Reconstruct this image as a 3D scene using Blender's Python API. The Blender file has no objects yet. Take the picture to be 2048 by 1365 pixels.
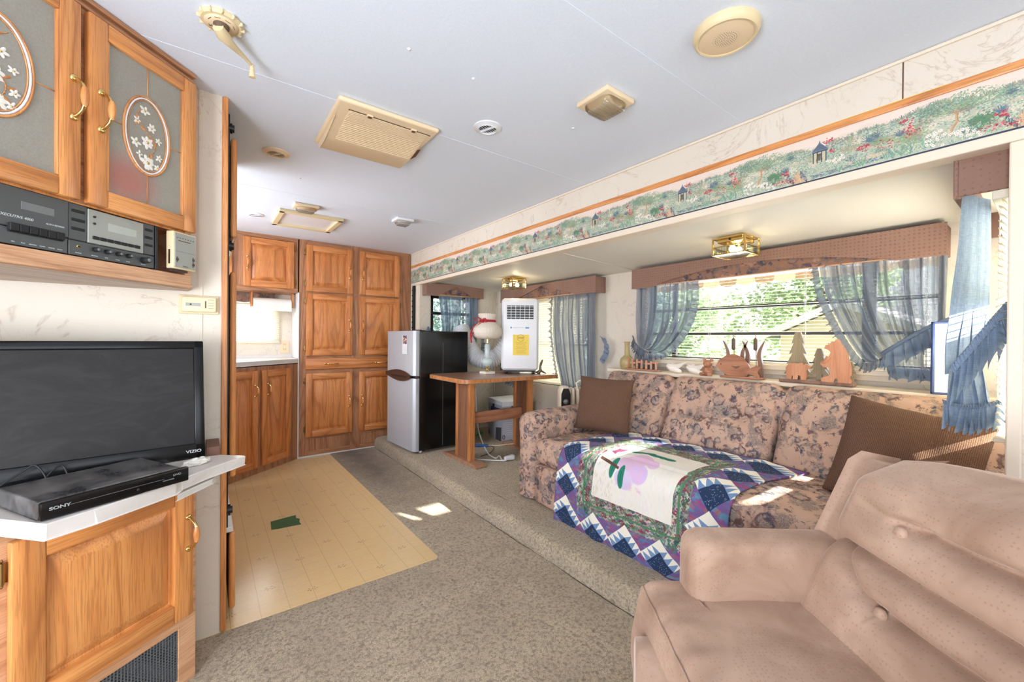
import bpy, bmesh, math, random
import numpy as np
from mathutils import Vector, Matrix, noise as mnoise
random.seed(7); RNG = np.random.default_rng(7)
PI = math.pi; R = math.radians
scene = bpy.context.scene
COL = scene.collection

# ------------------------------------------------------------------ camera, sky, sun, lights, exposure
def cam_setup():
    F, yaw, pitch, roll = 822.7, 0.640916, -0.0053226, 0.0087065
    cy, sy, cp, sp = math.cos(yaw), math.sin(yaw), math.cos(pitch), math.sin(pitch)
    f = Vector((sy*cp, cy*cp, sp)); r = Vector((cy, -sy, 0)); u = r.cross(f)
    cr, sr = math.cos(roll), math.sin(roll)
    r2 = cr*r + sr*u; u2 = -sr*r + cr*u
    cam = bpy.data.cameras.new('camera'); co = bpy.data.objects.new('camera', cam); COL.objects.link(co)
    cam.sensor_width = 36.0; cam.lens = F/2048*36.0; cam.clip_start = .02; cam.clip_end = 200
    m = Matrix((r2, u2, -f)).transposed().to_4x4(); m.translation = (0, 0, 1.10)
    co.matrix_world = m; scene.camera = co
cam_setup()
scene.view_settings.view_transform = 'Standard'; scene.view_settings.look = 'None'
scene.view_settings.gamma = 1; scene.view_settings.use_curve_mapping = False
scene.view_settings.exposure = 0.9
w = bpy.data.worlds.new('sky'); scene.world = w; w.use_nodes = True
wn = w.node_tree; wn.nodes.clear()
wo = wn.nodes.new('ShaderNodeOutputWorld'); wb = wn.nodes.new('ShaderNodeBackground'); ws = wn.nodes.new('ShaderNodeTexSky')
ws.sky_type = 'HOSEK_WILKIE'; ws.turbidity = 3.5; ws.ground_albedo = .35
SUN_DIR = Vector((-.80, 2.15, -1.12)).normalized()
ws.sun_direction = -SUN_DIR
mixw = wn.nodes.new('ShaderNodeMixRGB'); mixw.inputs[0].default_value = .55; mixw.inputs[2].default_value = (1.0, 1.0, 1.0, 1)
wn.links.new(ws.outputs[0], mixw.inputs[1]); wn.links.new(mixw.outputs[0], wb.inputs[0]); wb.inputs[1].default_value = 1.35
wn.links.new(wb.outputs[0], wo.inputs[0])
def lamp(name, kind, loc, energy, color=(1, 1, 1), size=1, size_y=None, direction=None, radius=None):
    l = bpy.data.lights.new(name, kind); l.energy = energy; l.color = color
    if kind == 'AREA':
        l.size = size
        if size_y: l.shape = 'RECTANGLE'; l.size_y = size_y
    if kind == 'SUN': l.angle = R(.6)
    if radius is not None: l.shadow_soft_size = radius
    o = bpy.data.objects.new(name, l); COL.objects.link(o); o.location = loc
    if direction is not None: o.rotation_euler = Vector(direction).to_track_quat('-Z', 'Y').to_euler()
    return o
lamp('sun', 'SUN', (3, -4, 5), 22.0, (1, .93, .82), direction=SUN_DIR)
lamp('rear_fill_light', 'AREA', (.0, -2.3, 1.25), 21, (.88, .96, 1.08), 2.4, 1.3, (0, 1, -.05))  # added fill behind the camera; the rear wall has no window
lamp('left_fill_light', 'AREA', (-1.28, .1, 1.1), 56, (.88, .96, 1.08), 1.3, 1.5, (1, .3, .35))  # added fill at the left wall, where no doorway is built
lamp('kitchen_window_light', 'AREA', (.12, 4.52, 1.2), 9, (1, .99, .97), .75, .35, (0.0, -1, -.35))
lamp('back_window_light', 'AREA', (2.74, 1.1, 1.25), 12, (.92, .97, 1.06), 1.5, .55, (-1, 0, .1))
lamp('side_window_light', 'AREA', (2.74, 3.0, 1.1), 9, (1.0, .98, .94), 1.0, .8, (-1, 0, .1))
lamp('end_window_light', 'AREA', (2.2, -.06, 1.18), 9, (.96, .98, 1.02), .7, .7, (-.3, 1, .1))
lamp('galley_fill_light', 'AREA', (-.64, 3.1, 1.3), 23, (.90, .97, 1.07), 1.0, 1.0, (1, -.05, -.18))  # invented fill lamp brightening the galley; no window in that wall

# ------------------------------------------------------------------ materials
def srgb(c):
    if isinstance(c, str): c = tuple(int(c[i:i+2], 16) for i in (0, 2, 4))
    return tuple(((v/255)/12.92 if v/255 <= .04045 else ((v/255+.055)/1.055)**2.4) for v in c[:3])+(1,)
class NT:
    def __init__(s, name):
        s.m = bpy.data.materials.new(name); s.m.use_nodes = True; s.t = s.m.node_tree
        s.p = s.t.nodes['Principled BSDF']; s.out = s.t.nodes['Material Output']
    def n(s, typ, **kw):
        nd = s.t.nodes.new(typ)
        for k, v in kw.items():
            if k[0] == '_': setattr(nd, k[1:], v)
            else:
                key = k.replace('_', ' ')
                sock = nd.inputs[key] if key in nd.inputs else nd.inputs[key.title()]
                if hasattr(v, 'is_output'): s.t.links.new(v, sock)
                else: sock.default_value = v
        return nd
    def l(s, a, b): s.t.links.new(a, b)
    def math(s, op, a, b=None, c=None, clamp=False):
        nd = s.t.nodes.new('ShaderNodeMath'); nd.operation = op; nd.use_clamp = clamp
        for i, v in enumerate((a, b, c)):
            if v is None: continue
            if hasattr(v, 'is_output'): s.l(v, nd.inputs[i])
            else: nd.inputs[i].default_value = v
        return nd.outputs[0]
    def mix(s, f, a, b, mode='MIX'):
        nd = s.t.nodes.new('ShaderNodeMixRGB'); nd.blend_type = mode
        for i, v in enumerate((f, a, b)):
            if hasattr(v, 'is_output'): s.l(v, nd.inputs[i])
            else: nd.inputs[i].default_value = v
        return nd.outputs[0]
    def coord(s, scale=(1, 1, 1), rand=True, rot=(0, 0, 0), out='Object'):
        tc = s.t.nodes.new('ShaderNodeTexCoord'); mp = s.t.nodes.new('ShaderNodeMapping'); mp.inputs['Scale'].default_value = scale
        mp.inputs['Rotation'].default_value = rot
        if rand:
            oi = s.t.nodes.new('ShaderNodeObjectInfo'); v = s.t.nodes.new('ShaderNodeVectorMath'); v.operation = 'MULTIPLY_ADD'
            s.l(oi.outputs['Random'], v.inputs[0]); v.inputs[1].default_value = (7, 5, 3); s.l(tc.outputs[out], v.inputs[2]); s.l(v.outputs[0], mp.inputs[0])
        else: s.l(tc.outputs[out], mp.inputs[0])
        return mp.outputs[0]
    def noise(s, vec, scale, detail=3, rough=.55, dist=0):
        nd = s.n('ShaderNodeTexNoise', Scale=scale, Detail=detail, Roughness=rough, Distortion=dist); s.l(vec, nd.inputs['Vector']); return nd.outputs[0]
    def ramp(s, fac, stops, interp='LINEAR'):
        nd = s.t.nodes.new('ShaderNodeValToRGB'); cr = nd.color_ramp; cr.interpolation = interp
        while len(cr.elements) < len(stops): cr.elements.new(.5)
        for e, (p, c) in zip(cr.elements, stops):
            e.position = p; e.color = c if len(c) == 4 else tuple(c)+(1,)
        s.l(fac, nd.inputs[0]); return nd.outputs[0]
    def bump(s, h, strength=.3, dist=.002):
        nd = s.n('ShaderNodeBump', Strength=strength, Distance=dist); s.l(h, nd.inputs['Height']); s.l(nd.outputs[0], s.p.inputs['Normal']); return nd
    def base(s, c):
        if hasattr(c, 'is_output'): s.l(c, s.p.inputs['Base Color'])
        else: s.p.inputs['Base Color'].default_value = c
    def set(s, **kw):
        for k, v in kw.items(): s.p.inputs[k.replace('_', ' ')].default_value = v
        return s
G = lambda v: (v, v, v, 1)
MATS = {}
def plain(name, col, rough=.5, metal=0, spec=.5, noise_amt=.06, nscale=30, **kw):
    t = NT(name); c = srgb(col) if not (isinstance(col, tuple) and len(col) == 4) else col
    v = t.noise(t.coord(), nscale, 3)
    t.base(t.mix(t.math('MULTIPLY', v, noise_amt*2), c, tuple(x*.6 for x in c[:3])+(1,)))
    t.set(Roughness=rough, Metallic=metal); t.p.inputs['Specular IOR Level'].default_value = spec
    for k, x in kw.items(): t.p.inputs[k.replace('_', ' ')].default_value = x
    MATS[name] = t.m; return t.m
def oak(name, axis, light, mid, dark, rough=.38):
    t = NT(name); st = [1, 1, 1]; st['xyz'.index(axis)] = .10
    v = t.coord(tuple(st)); nz = t.noise(v, 3.4, 2.5, .5, .5)
    bands = t.math('FRACT', t.math('MULTIPLY', nz, 13.0))
    st2 = [1, 1, 1]; st2['xyz'.index(axis)] = .03
    pores = t.noise(t.coord(tuple(st2)), 330, 2, .6)
    wild = t.noise(t.coord(tuple(st2)), 60, 3, .6)
    c = t.ramp(bands, [(0, srgb(dark)), (.10, srgb(mid)), (.40, srgb(light)), (.80, srgb(mid)), (1, srgb(dark))])
    c = t.mix(t.math('ADD', t.math('MULTIPLY', t.noise(t.coord(), 2.5, 2), .45), .12), c, srgb(tuple((a+b)/2 for a, b in zip(light, mid))))
    c = t.mix(t.math('MULTIPLY', t.ramp(wild, [(.4, G(1)), (.6, G(0))]), .22), c, srgb(mid))
    c = t.mix(t.math('MULTIPLY', t.ramp(pores, [(.40, G(1)), (.50, G(0))]), .45), c, srgb(dark))
    t.base(c); t.set(Roughness=rough); t.bump(pores, .08, .001)
    t.p.inputs['Coat Weight'].default_value = .25; t.p.inputs['Coat Roughness'].default_value = .25
    MATS[name] = t.m; return t.m
for nm, ax in (('oak_v', 'z'), ('oak_h', 'x'), ('oak_y', 'y')):
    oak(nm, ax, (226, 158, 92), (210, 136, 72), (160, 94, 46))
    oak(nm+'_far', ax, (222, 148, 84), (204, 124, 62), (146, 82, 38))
oak('oak_frame', 'z', (190, 138, 98), (168, 112, 74), (112, 68, 42), .5)
oak('oak_frame_h', 'x', (190, 138, 98), (168, 112, 74), (112, 68, 42), .5)
oak('oak_pale', 'x', (222, 176, 138), (210, 158, 116), (170, 118, 80), .5)
oak('table_top', 'x', (178, 136, 106), (164, 120, 90), (128, 90, 66), .28)
oak('leg_wood', 'z', (206, 140, 84), (188, 118, 64), (140, 82, 42), .4)
oak('leg_core', 'z', (150, 104, 74), (134, 90, 62), (100, 64, 44), .5)
oak('under_ply', 'x', (196, 172, 150), (180, 152, 128), (150, 122, 100), .6)
oak('carved_wood', 'x', (190, 136, 102), (170, 112, 80), (126, 76, 50), .5)
oak('carved_dark', 'z', (150, 116, 96), (128, 94, 76), (92, 64, 50), .5)
oak('carved_orange', 'z', (208, 152, 116), (194, 134, 98), (168, 106, 72), .5)
oak('carved_green', 'z', (160, 144, 112), (140, 124, 94), (112, 96, 70), .6)
plain('brass', (226, 196, 128), .16, 1, nscale=60)
plain('old_brass', (150, 120, 76), .35, 1)
plain('black', (18, 18, 20), .35); plain('black_matte', (26, 26, 27), .7); plain('rubber', (30, 30, 30), .8)
plain('dark_frame', (48, 45, 42), .5); plain('cream_plastic', (232, 208, 172), .42); plain('cream_trim', (230, 214, 192), .5)
plain('almond', (222, 202, 160), .45); plain('white_plastic', (228, 228, 230), .3); plain('white_metal', (222, 222, 216), .4)
plain('silver', (176, 178, 182), .38, .15, nscale=4)
plain('chrome', (220, 220, 220), .12, 1); plain('grey_metal', (120, 122, 122), .5, .3)
plain('paper', (236, 236, 236), .8); plain('yellow_paper', (238, 206, 90), .7); plain('red_ribbon', (176, 22, 40), .35)
plain('navy', (36, 48, 66), .6); plain('green_tape', (62, 98, 58), .7); plain('tv_bezel', (14, 13, 14), .22, spec=.3)
plain('cord_white', (226, 224, 218), .5); plain('cord_black', (32, 34, 36), .5); plain('ceramic_white', (238, 230, 218), .25)
plain('ceramic_green', (170, 152, 104), .35); plain('bright_green', (40, 168, 70), .5); plain('bright_blue', (52, 100, 170), .5)
plain('pewter', (120, 110, 96), .4, .6, noise_amt=.5); plain('brown_ply', (152, 116, 92), .6); plain('grey_print', (150, 150, 158), .7)
plain('shadow_print', (66, 68, 84), .7); plain('cloth_white', (238, 234, 224), .9); plain('shade_cloth', (222, 212, 196), .9, noise_amt=.15, nscale=120); plain('gazebo_roof', (90, 104, 124), .8)
plain('black_gloss_side', (13, 14, 15), .22, nscale=200); plain('teal_glass', (226, 238, 236), .1, Transmission_Weight=.5)
plain('gunmetal', (84, 86, 86), .45, .2); plain('panel_silver', (162, 164, 156), .5, .2, nscale=90); plain('lcd', (178, 182, 172), .3)
plain('print_white', (206, 210, 210), .6); plain('print_grey', (150, 152, 150), .6); plain('print_brown', (96, 78, 60), .6)
plain('brown_plastic', (62, 40, 30), .3); plain('worn_brown', (120, 84, 66), .7)
plain('blue_paint', (60, 84, 140), .5); plain('red_print', (196, 52, 44), .6); plain('print_blue', (90, 160, 200), .6)
plain('counter_edge', (226, 222, 214), .5, noise_amt=.2)

def slatmat():
    t = NT('slat_cream'); t.base(srgb((236, 232, 220))); t.set(Roughness=.42); tl = t.n('ShaderNodeBsdfTranslucent'); tl.inputs[0].default_value = srgb((250, 244, 228))
    m = t.n('ShaderNodeMixShader'); m.inputs[0].default_value = .4; t.l(t.p.outputs[0], m.inputs[1]); t.l(tl.outputs[0], m.inputs[2]); t.l(m.outputs[0], t.out.inputs[0]); MATS['slat_cream'] = t.m
slatmat()
def wallpaper():
    t = NT('wallpaper'); v = t.coord(rand=False)
    n1 = t.noise(v, 3.2, 5, .62, 1.3); vein = t.ramp(t.math('ABSOLUTE', t.math('SUBTRACT', n1, .5)), [(0, G(1)), (.006, G(.35)), (.016, G(0))])
    n2 = t.noise(v, 7, 5, .6, 2.2); vein2 = t.ramp(t.math('ABSOLUTE', t.math('SUBTRACT', n2, .47)), [(0, G(.7)), (.006, G(0))])
    gate = t.ramp(t.noise(v, 4, 2), [(.38, G(.1)), (.55, G(1))])
    base = t.mix(t.noise(v, 2.5, 3), srgb((226, 217, 202)), srgb((213, 200, 182)))
    c = t.mix(t.math('MULTIPLY', t.math('MULTIPLY', vein, gate), .5), base, srgb((176, 148, 130)))
    c = t.mix(t.math('MULTIPLY', t.math('MULTIPLY', vein2, gate), .38), c, srgb((168, 150, 134)))
    t.base(c); t.set(Roughness=.55); t.bump(t.noise(v, 160, 3), .08, .001); MATS['wallpaper'] = t.m
wallpaper()
def ceilmat(name, c1, c2, sc, bs):
    t = NT(name); v = t.coord(rand=False); n = t.noise(v, sc, 4, .7)
    t.base(t.mix(n, srgb(c1), srgb(c2))); t.set(Roughness=.6); t.bump(t.noise(v, sc*1.6, 4, .7), bs, .0015); MATS[name] = t.m
ceilmat('ceiling', (214, 222, 234), (230, 238, 248), 130, .3)
ceilmat('slide_ceiling', (232, 229, 218), (222, 217, 204), 170, .45)
def carpet():
    t = NT('carpet'); v = t.coord(rand=False)
    f = t.noise(v, 330, 3, .75); m = t.noise(v, 90, 3, .7); g = t.noise(v, 5, 3)
    c = t.mix(t.ramp(f, [(.3, G(0)), (.7, G(1))]), srgb((138, 116, 84)), srgb((252, 234, 200)))
    c = t.mix(t.ramp(m, [(.36, G(.75)), (.55, G(0))]), c, srgb((118, 98, 72)))
    c = t.mix(t.ramp(g, [(.35, G(.3)), (.65, G(0))]), c, srgb((140, 118, 96)))
    sep = t.n('ShaderNodeSeparateXYZ'); t.l(v, sep.inputs[0])
    # trodden dirty patch beside the pantry cabinet
    dx = t.math('SUBTRACT', 1.0, t.math('DIVIDE', t.math('ABSOLUTE', t.math('SUBTRACT', sep.outputs[0], 1.12)), .34), clamp=True)
    dy = t.math('DIVIDE', t.math('SUBTRACT', sep.outputs[1], 2.3), 1.2, clamp=True)
    st = t.math('MULTIPLY', t.math('MULTIPLY', dx, dy), t.math('ADD', t.noise(v, 9, 4), .6), clamp=True)
    c = t.mix(t.math('MULTIPLY', st, .9), c, srgb((96, 74, 54)))
    spots = t.ramp(t.noise(v, 26, 1), [(.24, G(.6)), (.27, G(0))])
    c = t.mix(spots, c, srgb((96, 76, 58)))
    t.base(c); t.set(Roughness=1); t.p.inputs['Specular IOR Level'].default_value = .1; t.p.inputs['Sheen Weight'].default_value = .3
    t.bump(t.math('ADD', f, t.math('MULTIPLY', m, 1.2)), .9, .006); MATS['carpet'] = t.m
carpet()
def velvet():
    t = NT('velvet'); v = t.coord(rand=False)
    vo = t.n('ShaderNodeTexVoronoi', Scale=120.0, Randomness=.5); t.l(v, vo.inputs['Vector'])
    dots = t.ramp(vo.outputs['Distance'], [(.16, G(1)), (.3, G(0))])
    nap = t.noise(v, 4.5, 4, .6, .6); fine = t.noise(v, 300, 2)
    c = t.mix(t.ramp(nap, [(.32, G(0)), (.66, G(1))]), srgb((146, 114, 92)), srgb((186, 156, 134)))
    c = t.mix(t.math('MULTIPLY', dots, .42), c, srgb((140, 98, 76)))
    c = t.mix(t.math('MULTIPLY', fine, .18), c, srgb((150, 116, 98)))
    t.base(c); t.set(Roughness=.85); t.p.inputs['Sheen Weight'].default_value = .6; t.p.inputs['Sheen Roughness'].default_value = .35
    t.p.inputs['Sheen Tint'].default_value = srgb((240, 214, 196))
    t.bump(fine, .12, .001); MATS['velvet'] = t.m
velvet()
def sofa_fab(name='sofa_fabric', base1=(200, 168, 148), base2=(176, 142, 122)):
    t = NT(name); v = t.coord(rand=False)
    def warp(sc, am):
        wv = t.n('ShaderNodeVectorMath', _operation='MULTIPLY_ADD'); nn = t.n('ShaderNodeTexNoise', Scale=float(sc), Detail=4.0); t.l(v, nn.inputs['Vector'])
        t.l(nn.outputs['Color'], wv.inputs[0]); wv.inputs[1].default_value = (am, am, am); t.l(v, wv.inputs[2]); return wv.outputs[0]
    d = warp(16, .06); d2 = warp(40, .035)
    weave = t.noise(v, 430, 2, .8); speck = t.ramp(weave, [(.45, G(0)), (.50, G(1))]); gate = t.noise(v, 34, 3, .6)
    def rings(vec, scale, r0, wdt, thr):
        vo = t.n('ShaderNodeTexVoronoi', Scale=float(scale)); t.l(vec, vo.inputs['Vector'])
        ring = t.ramp(t.math('ABSOLUTE', t.math('SUBTRACT', vo.outputs['Distance'], r0)), [(wdt*.4, G(1)), (wdt, G(0))])
        sp = t.n('ShaderNodeSeparateColor'); t.l(vo.outputs['Color'], sp.inputs[0]); on = t.math('GREATER_THAN', sp.outputs[0], thr)
        return t.math('MULTIPLY', t.math('MULTIPLY', ring, on), t.ramp(gate, [(.38, G(.15)), (.52, G(1))])), sp.outputs[1], t.math('MULTIPLY', t.math('LESS_THAN', vo.outputs['Distance'], r0), on)
    c = t.mix(t.noise(v, 6, 3), srgb(base1), srgb(base2))
    blob = t.ramp(t.noise(d, 13, 6, .68, .4), [(.50, G(0)), (.56, G(1))])
    c = t.mix(t.math('MULTIPLY', t.math('MULTIPLY', blob, speck), .85), c, srgb((92, 96, 98)))
    pk = t.ramp(t.noise(d2, 11, 3, .6), [(.56, G(0)), (.62, G(1))]); c = t.mix(t.math('MULTIPLY', pk, .35), c, srgb((206, 160, 140)))
    b2 = t.ramp(t.noise(d2, 26, 5, .7), [(.585, G(0)), (.61, G(1))]); c = t.mix(t.math('MULTIPLY', b2, .8), c, srgb((88, 66, 68)))
    b3 = t.ramp(t.noise(d2, 21, 5, .7, .4), [(.60, G(0)), (.62, G(1))]); c = t.mix(t.math('MULTIPLY', b3, .85), c, srgb((62, 72, 84)))
    for vec, sc, r0, wd, th in ((d2, 13, .36, .10, .55), (d2, 19, .30, .12, .62)):
        r1, s1, ins = rings(vec, sc, r0, wd, th)
        c = t.mix(t.math('MULTIPLY', t.math('MULTIPLY', ins, speck), .35), c, srgb((112, 122, 126)))
        c = t.mix(t.math('MULTIPLY', r1, .8), c, t.ramp(s1, [(.0, srgb((66, 80, 92))), (.5, srgb((78, 60, 76))), (1, srgb((104, 70, 60)))]))
    t.base(c); t.set(Roughness=.95); t.p.inputs['Specular IOR Level'].default_value = .2; t.bump(weave, .3, .0015); MATS[name] = t.m
sofa_fab(); sofa_fab('sofa_fabric_dark', (150, 114, 96), (132, 98, 82))
def dotted(name, c1, c2, dot, sc=62):
    t = NT(name); v = t.coord(rand=False); vo = t.n('ShaderNodeTexVoronoi', Scale=float(sc), Randomness=.15); t.l(v, vo.inputs['Vector'])
    c = t.mix(t.noise(v, 9, 3), srgb(c1), srgb(c2)); c = t.mix(t.ramp(vo.outputs['Distance'], [(.16, G(.55)), (.32, G(0))]), c, srgb(dot))
    t.base(c); t.set(Roughness=.9); t.bump(t.noise(v, 300), .2, .001); MATS[name] = t.m
dotted('valance_fabric', (148, 116, 100), (136, 104, 90), (104, 68, 56))
def tweed():
    t = NT('tweed'); v = t.coord(rand=False)
    a = t.n('ShaderNodeTexWave', Scale=62.0, Distortion=1.2, Detail=1.0); a.bands_direction = 'X'; t.l(v, a.inputs[0]); b = t.n('ShaderNodeTexWave', Scale=70.0, Distortion=1.2, Detail=1.0); b.bands_direction = 'Z'; t.l(v, b.inputs[0])
    w1 = t.math('MULTIPLY', a.outputs[1], b.outputs[1]); n = t.noise(v, 260, 2, .8)
    c = t.mix(n, srgb((80, 54, 40)), srgb((146, 108, 82)))
    c = t.mix(t.ramp(w1, [(.05, G(.65)), (.4, G(0))]), c, srgb((50, 32, 24)))
    t.base(c); t.set(Roughness=1); t.bump(w1, .5, .002); MATS['tweed'] = t.m
tweed()
def curtainmat(name, c1, c2, tr, see=.34):
    t = NT(name); v = t.coord(rand=False); uvn = t.t.nodes.new('ShaderNodeUVMap'); mp = t.t.nodes.new('ShaderNodeMapping'); mp.inputs['Scale'].default_value = (1, .05, 1); t.l(uvn.outputs[0], mp.inputs[0])
    gather = t.ramp(t.noise(mp.outputs[0], 15, 4, .65, .3), [(.36, G(0)), (.62, G(1))])     # how loosely the cloth is gathered, along the folds
    weave = t.math('MULTIPLY', t.noise(t.coord((1, 1, .1), rand=False), 420, 2), t.noise(t.coord((.1, .1, 1), rand=False), 500, 2))
    c = t.mix(gather, srgb(c1), srgb(c2)); c = t.mix(t.math('MULTIPLY', weave, .8), c, srgb((200, 206, 212)))
    t.base(c); t.set(Roughness=.9); t.p.inputs['Specular IOR Level'].default_value = .15
    tl = t.n('ShaderNodeBsdfTranslucent'); t.l(c, tl.inputs[0]); tp = t.n('ShaderNodeBsdfTransparent')
    m1 = t.n('ShaderNodeMixShader'); m1.inputs[0].default_value = tr; t.l(t.p.outputs[0], m1.inputs[1]); t.l(tl.outputs[0], m1.inputs[2])
    m2 = t.n('ShaderNodeMixShader'); sv = t.math('MULTIPLY', t.ramp(weave, [(.16, G(.35)), (.36, G(1))]), t.math('MULTIPLY', t.math('ADD', gather, .08), see)); t.l(sv, m2.inputs[0])
    t.l(m1.outputs[0], m2.inputs[1]); t.l(tp.outputs[0], m2.inputs[2])
    t.l(m2.outputs[0], t.out.inputs[0]); MATS[name] = t.m
curtainmat('curtain', (60, 70, 86), (110, 122, 140), .28, .55)
curtainmat('curtain_blue', (74, 98, 130), (122, 148, 178), .25, .45)
curtainmat('curtain_thick', (86, 110, 138), (110, 134, 162), .05, .0)
def glass(name, col=(1, 1, 1, 1), tr=.9, rough=.02):
    t = NT(name); tp = t.n('ShaderNodeBsdfTransparent'); tp.inputs[0].default_value = col
    gl = t.n('ShaderNodeBsdfGlossy'); gl.inputs['Roughness'].default_value = rough
    fr = t.n('ShaderNodeFresnel'); fr.inputs[0].default_value = 1.45
    m = t.n('ShaderNodeMixShader'); t.l(t.math('MULTIPLY', fr.outputs[0], 1-tr+.5), m.inputs[0]); t.l(tp.outputs[0], m.inputs[1]); t.l(gl.outputs[0], m.inputs[2])
    t.l(m.outputs[0], t.out.inputs[0]); MATS[name] = t.m
glass('window_glass', (.96, .98, .98, 1)); glass('fixture_glass', (.9, .93, .9, 1), .8, .08); glass('lens', (.94, .93, .88, 1), .6, .2)
def frosted():
    t = NT('frosted_glass'); v = t.coord(rand=False); n = t.noise(v, 260, 3, .7); big = t.noise(v, 4, 2)
    c = t.mix(n, srgb((132, 126, 114)), srgb((172, 168, 156))); c = t.mix(t.math('MULTIPLY', big, .4), c, srgb((150, 146, 136)))
    # blurred red thing behind the pane, seen low on the left of the right-hand door
    g = t.n('ShaderNodeTexGradient', _gradient_type='SPHERICAL'); mp = t.n('ShaderNodeMapping'); tc = t.n('ShaderNodeTexCoord')
    mp.inputs['Location'].default_value = (.215*9, 0, -1.545*11); mp.inputs['Scale'].default_value = (9, 0, 11)
    t.l(tc.outputs['Object'], mp.inputs[0]); t.l(mp.outputs[0], g.inputs[0])
    c = t.mix(t.math('MULTIPLY', t.ramp(g.outputs[1], [(0, G(0)), (.7, G(1))]), .7), c, srgb((178, 96, 84)))
    t.base(c); t.set(Roughness=.3); t.bump(n, .3, .001); MATS['frosted_glass'] = t.m
frosted()
def leafmat(name, c1, c2):
    t = NT(name); c = t.mix(t.noise(t.coord(rand=False), 3, 3), srgb(c1), srgb(c2)); t.base(c); t.set(Roughness=.7)
    tl = t.n('ShaderNodeBsdfTranslucent'); t.l(c, tl.inputs[0]); m = t.n('ShaderNodeMixShader'); m.inputs[0].default_value = .4
    t.l(t.p.outputs[0], m.inputs[1]); t.l(tl.outputs[0], m.inputs[2]); t.l(m.outputs[0], t.out.inputs[0]); MATS[name] = t.m
leafmat('leaf_light', (180, 198, 150), (140, 168, 130)); leafmat('leaf_dark', (96, 122, 128), (130, 156, 150)); leafmat('grass', (150, 164, 120), (180, 186, 150))
def bulb(name, col, e):
    t = NT(name); t.base(col); t.p.inputs['Emission Color'].default_value = col; t.p.inputs['Emission Strength'].default_value = e; MATS[name] = t.m
bulb('lit_bulb', (1, .88, .66, 1), 2.2)
def tvscreen():
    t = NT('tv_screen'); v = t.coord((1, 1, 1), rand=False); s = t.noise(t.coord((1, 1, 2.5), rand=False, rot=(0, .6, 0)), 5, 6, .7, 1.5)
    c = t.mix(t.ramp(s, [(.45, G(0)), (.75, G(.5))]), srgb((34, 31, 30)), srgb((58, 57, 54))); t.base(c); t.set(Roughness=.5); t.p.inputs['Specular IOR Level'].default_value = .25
    MATS['tv_screen'] = t.m
tvscreen()
def dusty(name, c1, c2):
    t = NT(name); v = t.coord(rand=False); c = t.mix(t.ramp(t.noise(v, 9, 6, .75), [(.4, G(0)), (.7, G(1))]), srgb(c1), srgb(c2)); t.base(c)
    t.l(t.ramp(t.noise(v, 9, 6, .75), [(.4, G(.25)), (.7, G(.6))]), t.p.inputs['Roughness']); MATS[name] = t.m
dusty('dusty_black', (44, 44, 46), (120, 118, 116))
def laminate():
    t = NT('counter_laminate'); v = t.coord(rand=False); c = t.mix(t.noise(v, 12, 5, .7), srgb((206, 198, 190)), srgb((228, 222, 216)))
    t.base(c); t.set(Roughness=.3); MATS['counter_laminate'] = t.m
laminate()
def grille_mat():
    t = NT('speaker_mesh'); v = t.coord(rand=False); w1 = t.n('ShaderNodeTexWave', Scale=70.0); w1.bands_direction = 'DIAGONAL'; t.l(v, w1.inputs[0])
    t.base(t.mix(w1.outputs[1], srgb((30, 32, 40)), srgb((112, 116, 130)))); t.set(Roughness=.6, Metallic=.3); MATS['speaker_mesh'] = t.m
grille_mat()
M = lambda *n: [MATS[k] for k in n]

# ------------------------------------------------------------------ pictures painted in code (numpy), used as flat prints
class Paint:
    def __init__(s, w, h, col): s.w, s.h = w, h; s.a = np.ones((h, w, 4), np.float32); s.a[..., :3] = np.array(col)/255
    def _blend(s, x0, y0, mask, col, al):
        h, w = mask.shape
        xs = (np.arange(x0, x0+w)) % s.w; ys = np.arange(y0, y0+h); ok = (ys >= 0) & (ys < s.h)
        if not ok.any(): return
        ix = np.ix_(ys[ok], xs); m = (mask[ok]*al)[..., None]; s.a[ix[0], ix[1], :3] = s.a[ix[0], ix[1], :3]*(1-m)+np.array(col)/255*m
    def ell(s, cx, cy, rx, ry, col, ang=0, al=1):
        r = int(max(rx, ry))+2; yy, xx = np.mgrid[-r:r+1, -r:r+1].astype(np.float32); c, q = math.cos(ang), math.sin(ang)
        u = xx*c+yy*q; v = -xx*q+yy*c; d = (u/rx)**2+(v/ry)**2; s._blend(int(cx)-r, int(cy)-r, np.clip((1.15-d)*4, 0, 1), col, al)
    def line(s, x0, y0, x1, y1, wd, col, al=1):
        n = max(2, int(math.hypot(x1-x0, y1-y0)/max(1, wd*.5)))
        for i in range(n+1):
            t = i/n; s.ell(x0+(x1-x0)*t, y0+(y1-y0)*t, wd/2+.4, wd/2+.4, col, 0, al)
    def poly(s, pts, col, al=1):
        p = np.array(pts, np.float32); x0, y0 = np.floor(p.min(0)).astype(int); x1, y1 = np.ceil(p.max(0)).astype(int)
        yy, xx = np.mgrid[y0:y1+1, x0:x1+1].astype(np.float32); ins = np.zeros(xx.shape, bool); j = len(p)-1
        for i in range(len(p)):
            xi, yi = p[i]; xj, yj = p[j]
            if yi != yj: ins ^= ((yi > yy) != (yj > yy)) & (xx < (xj-xi)*(yy-yi)/(yj-yi)+xi)
            j = i
        s._blend(x0, y0, ins.astype(np.float32), col, al)
    def image(s, name):
        im = bpy.data.images.new(name, s.w, s.h); im.pixels.foreach_set(s.a[::-1].ravel()); im.update(); im.pack(); return im
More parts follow.
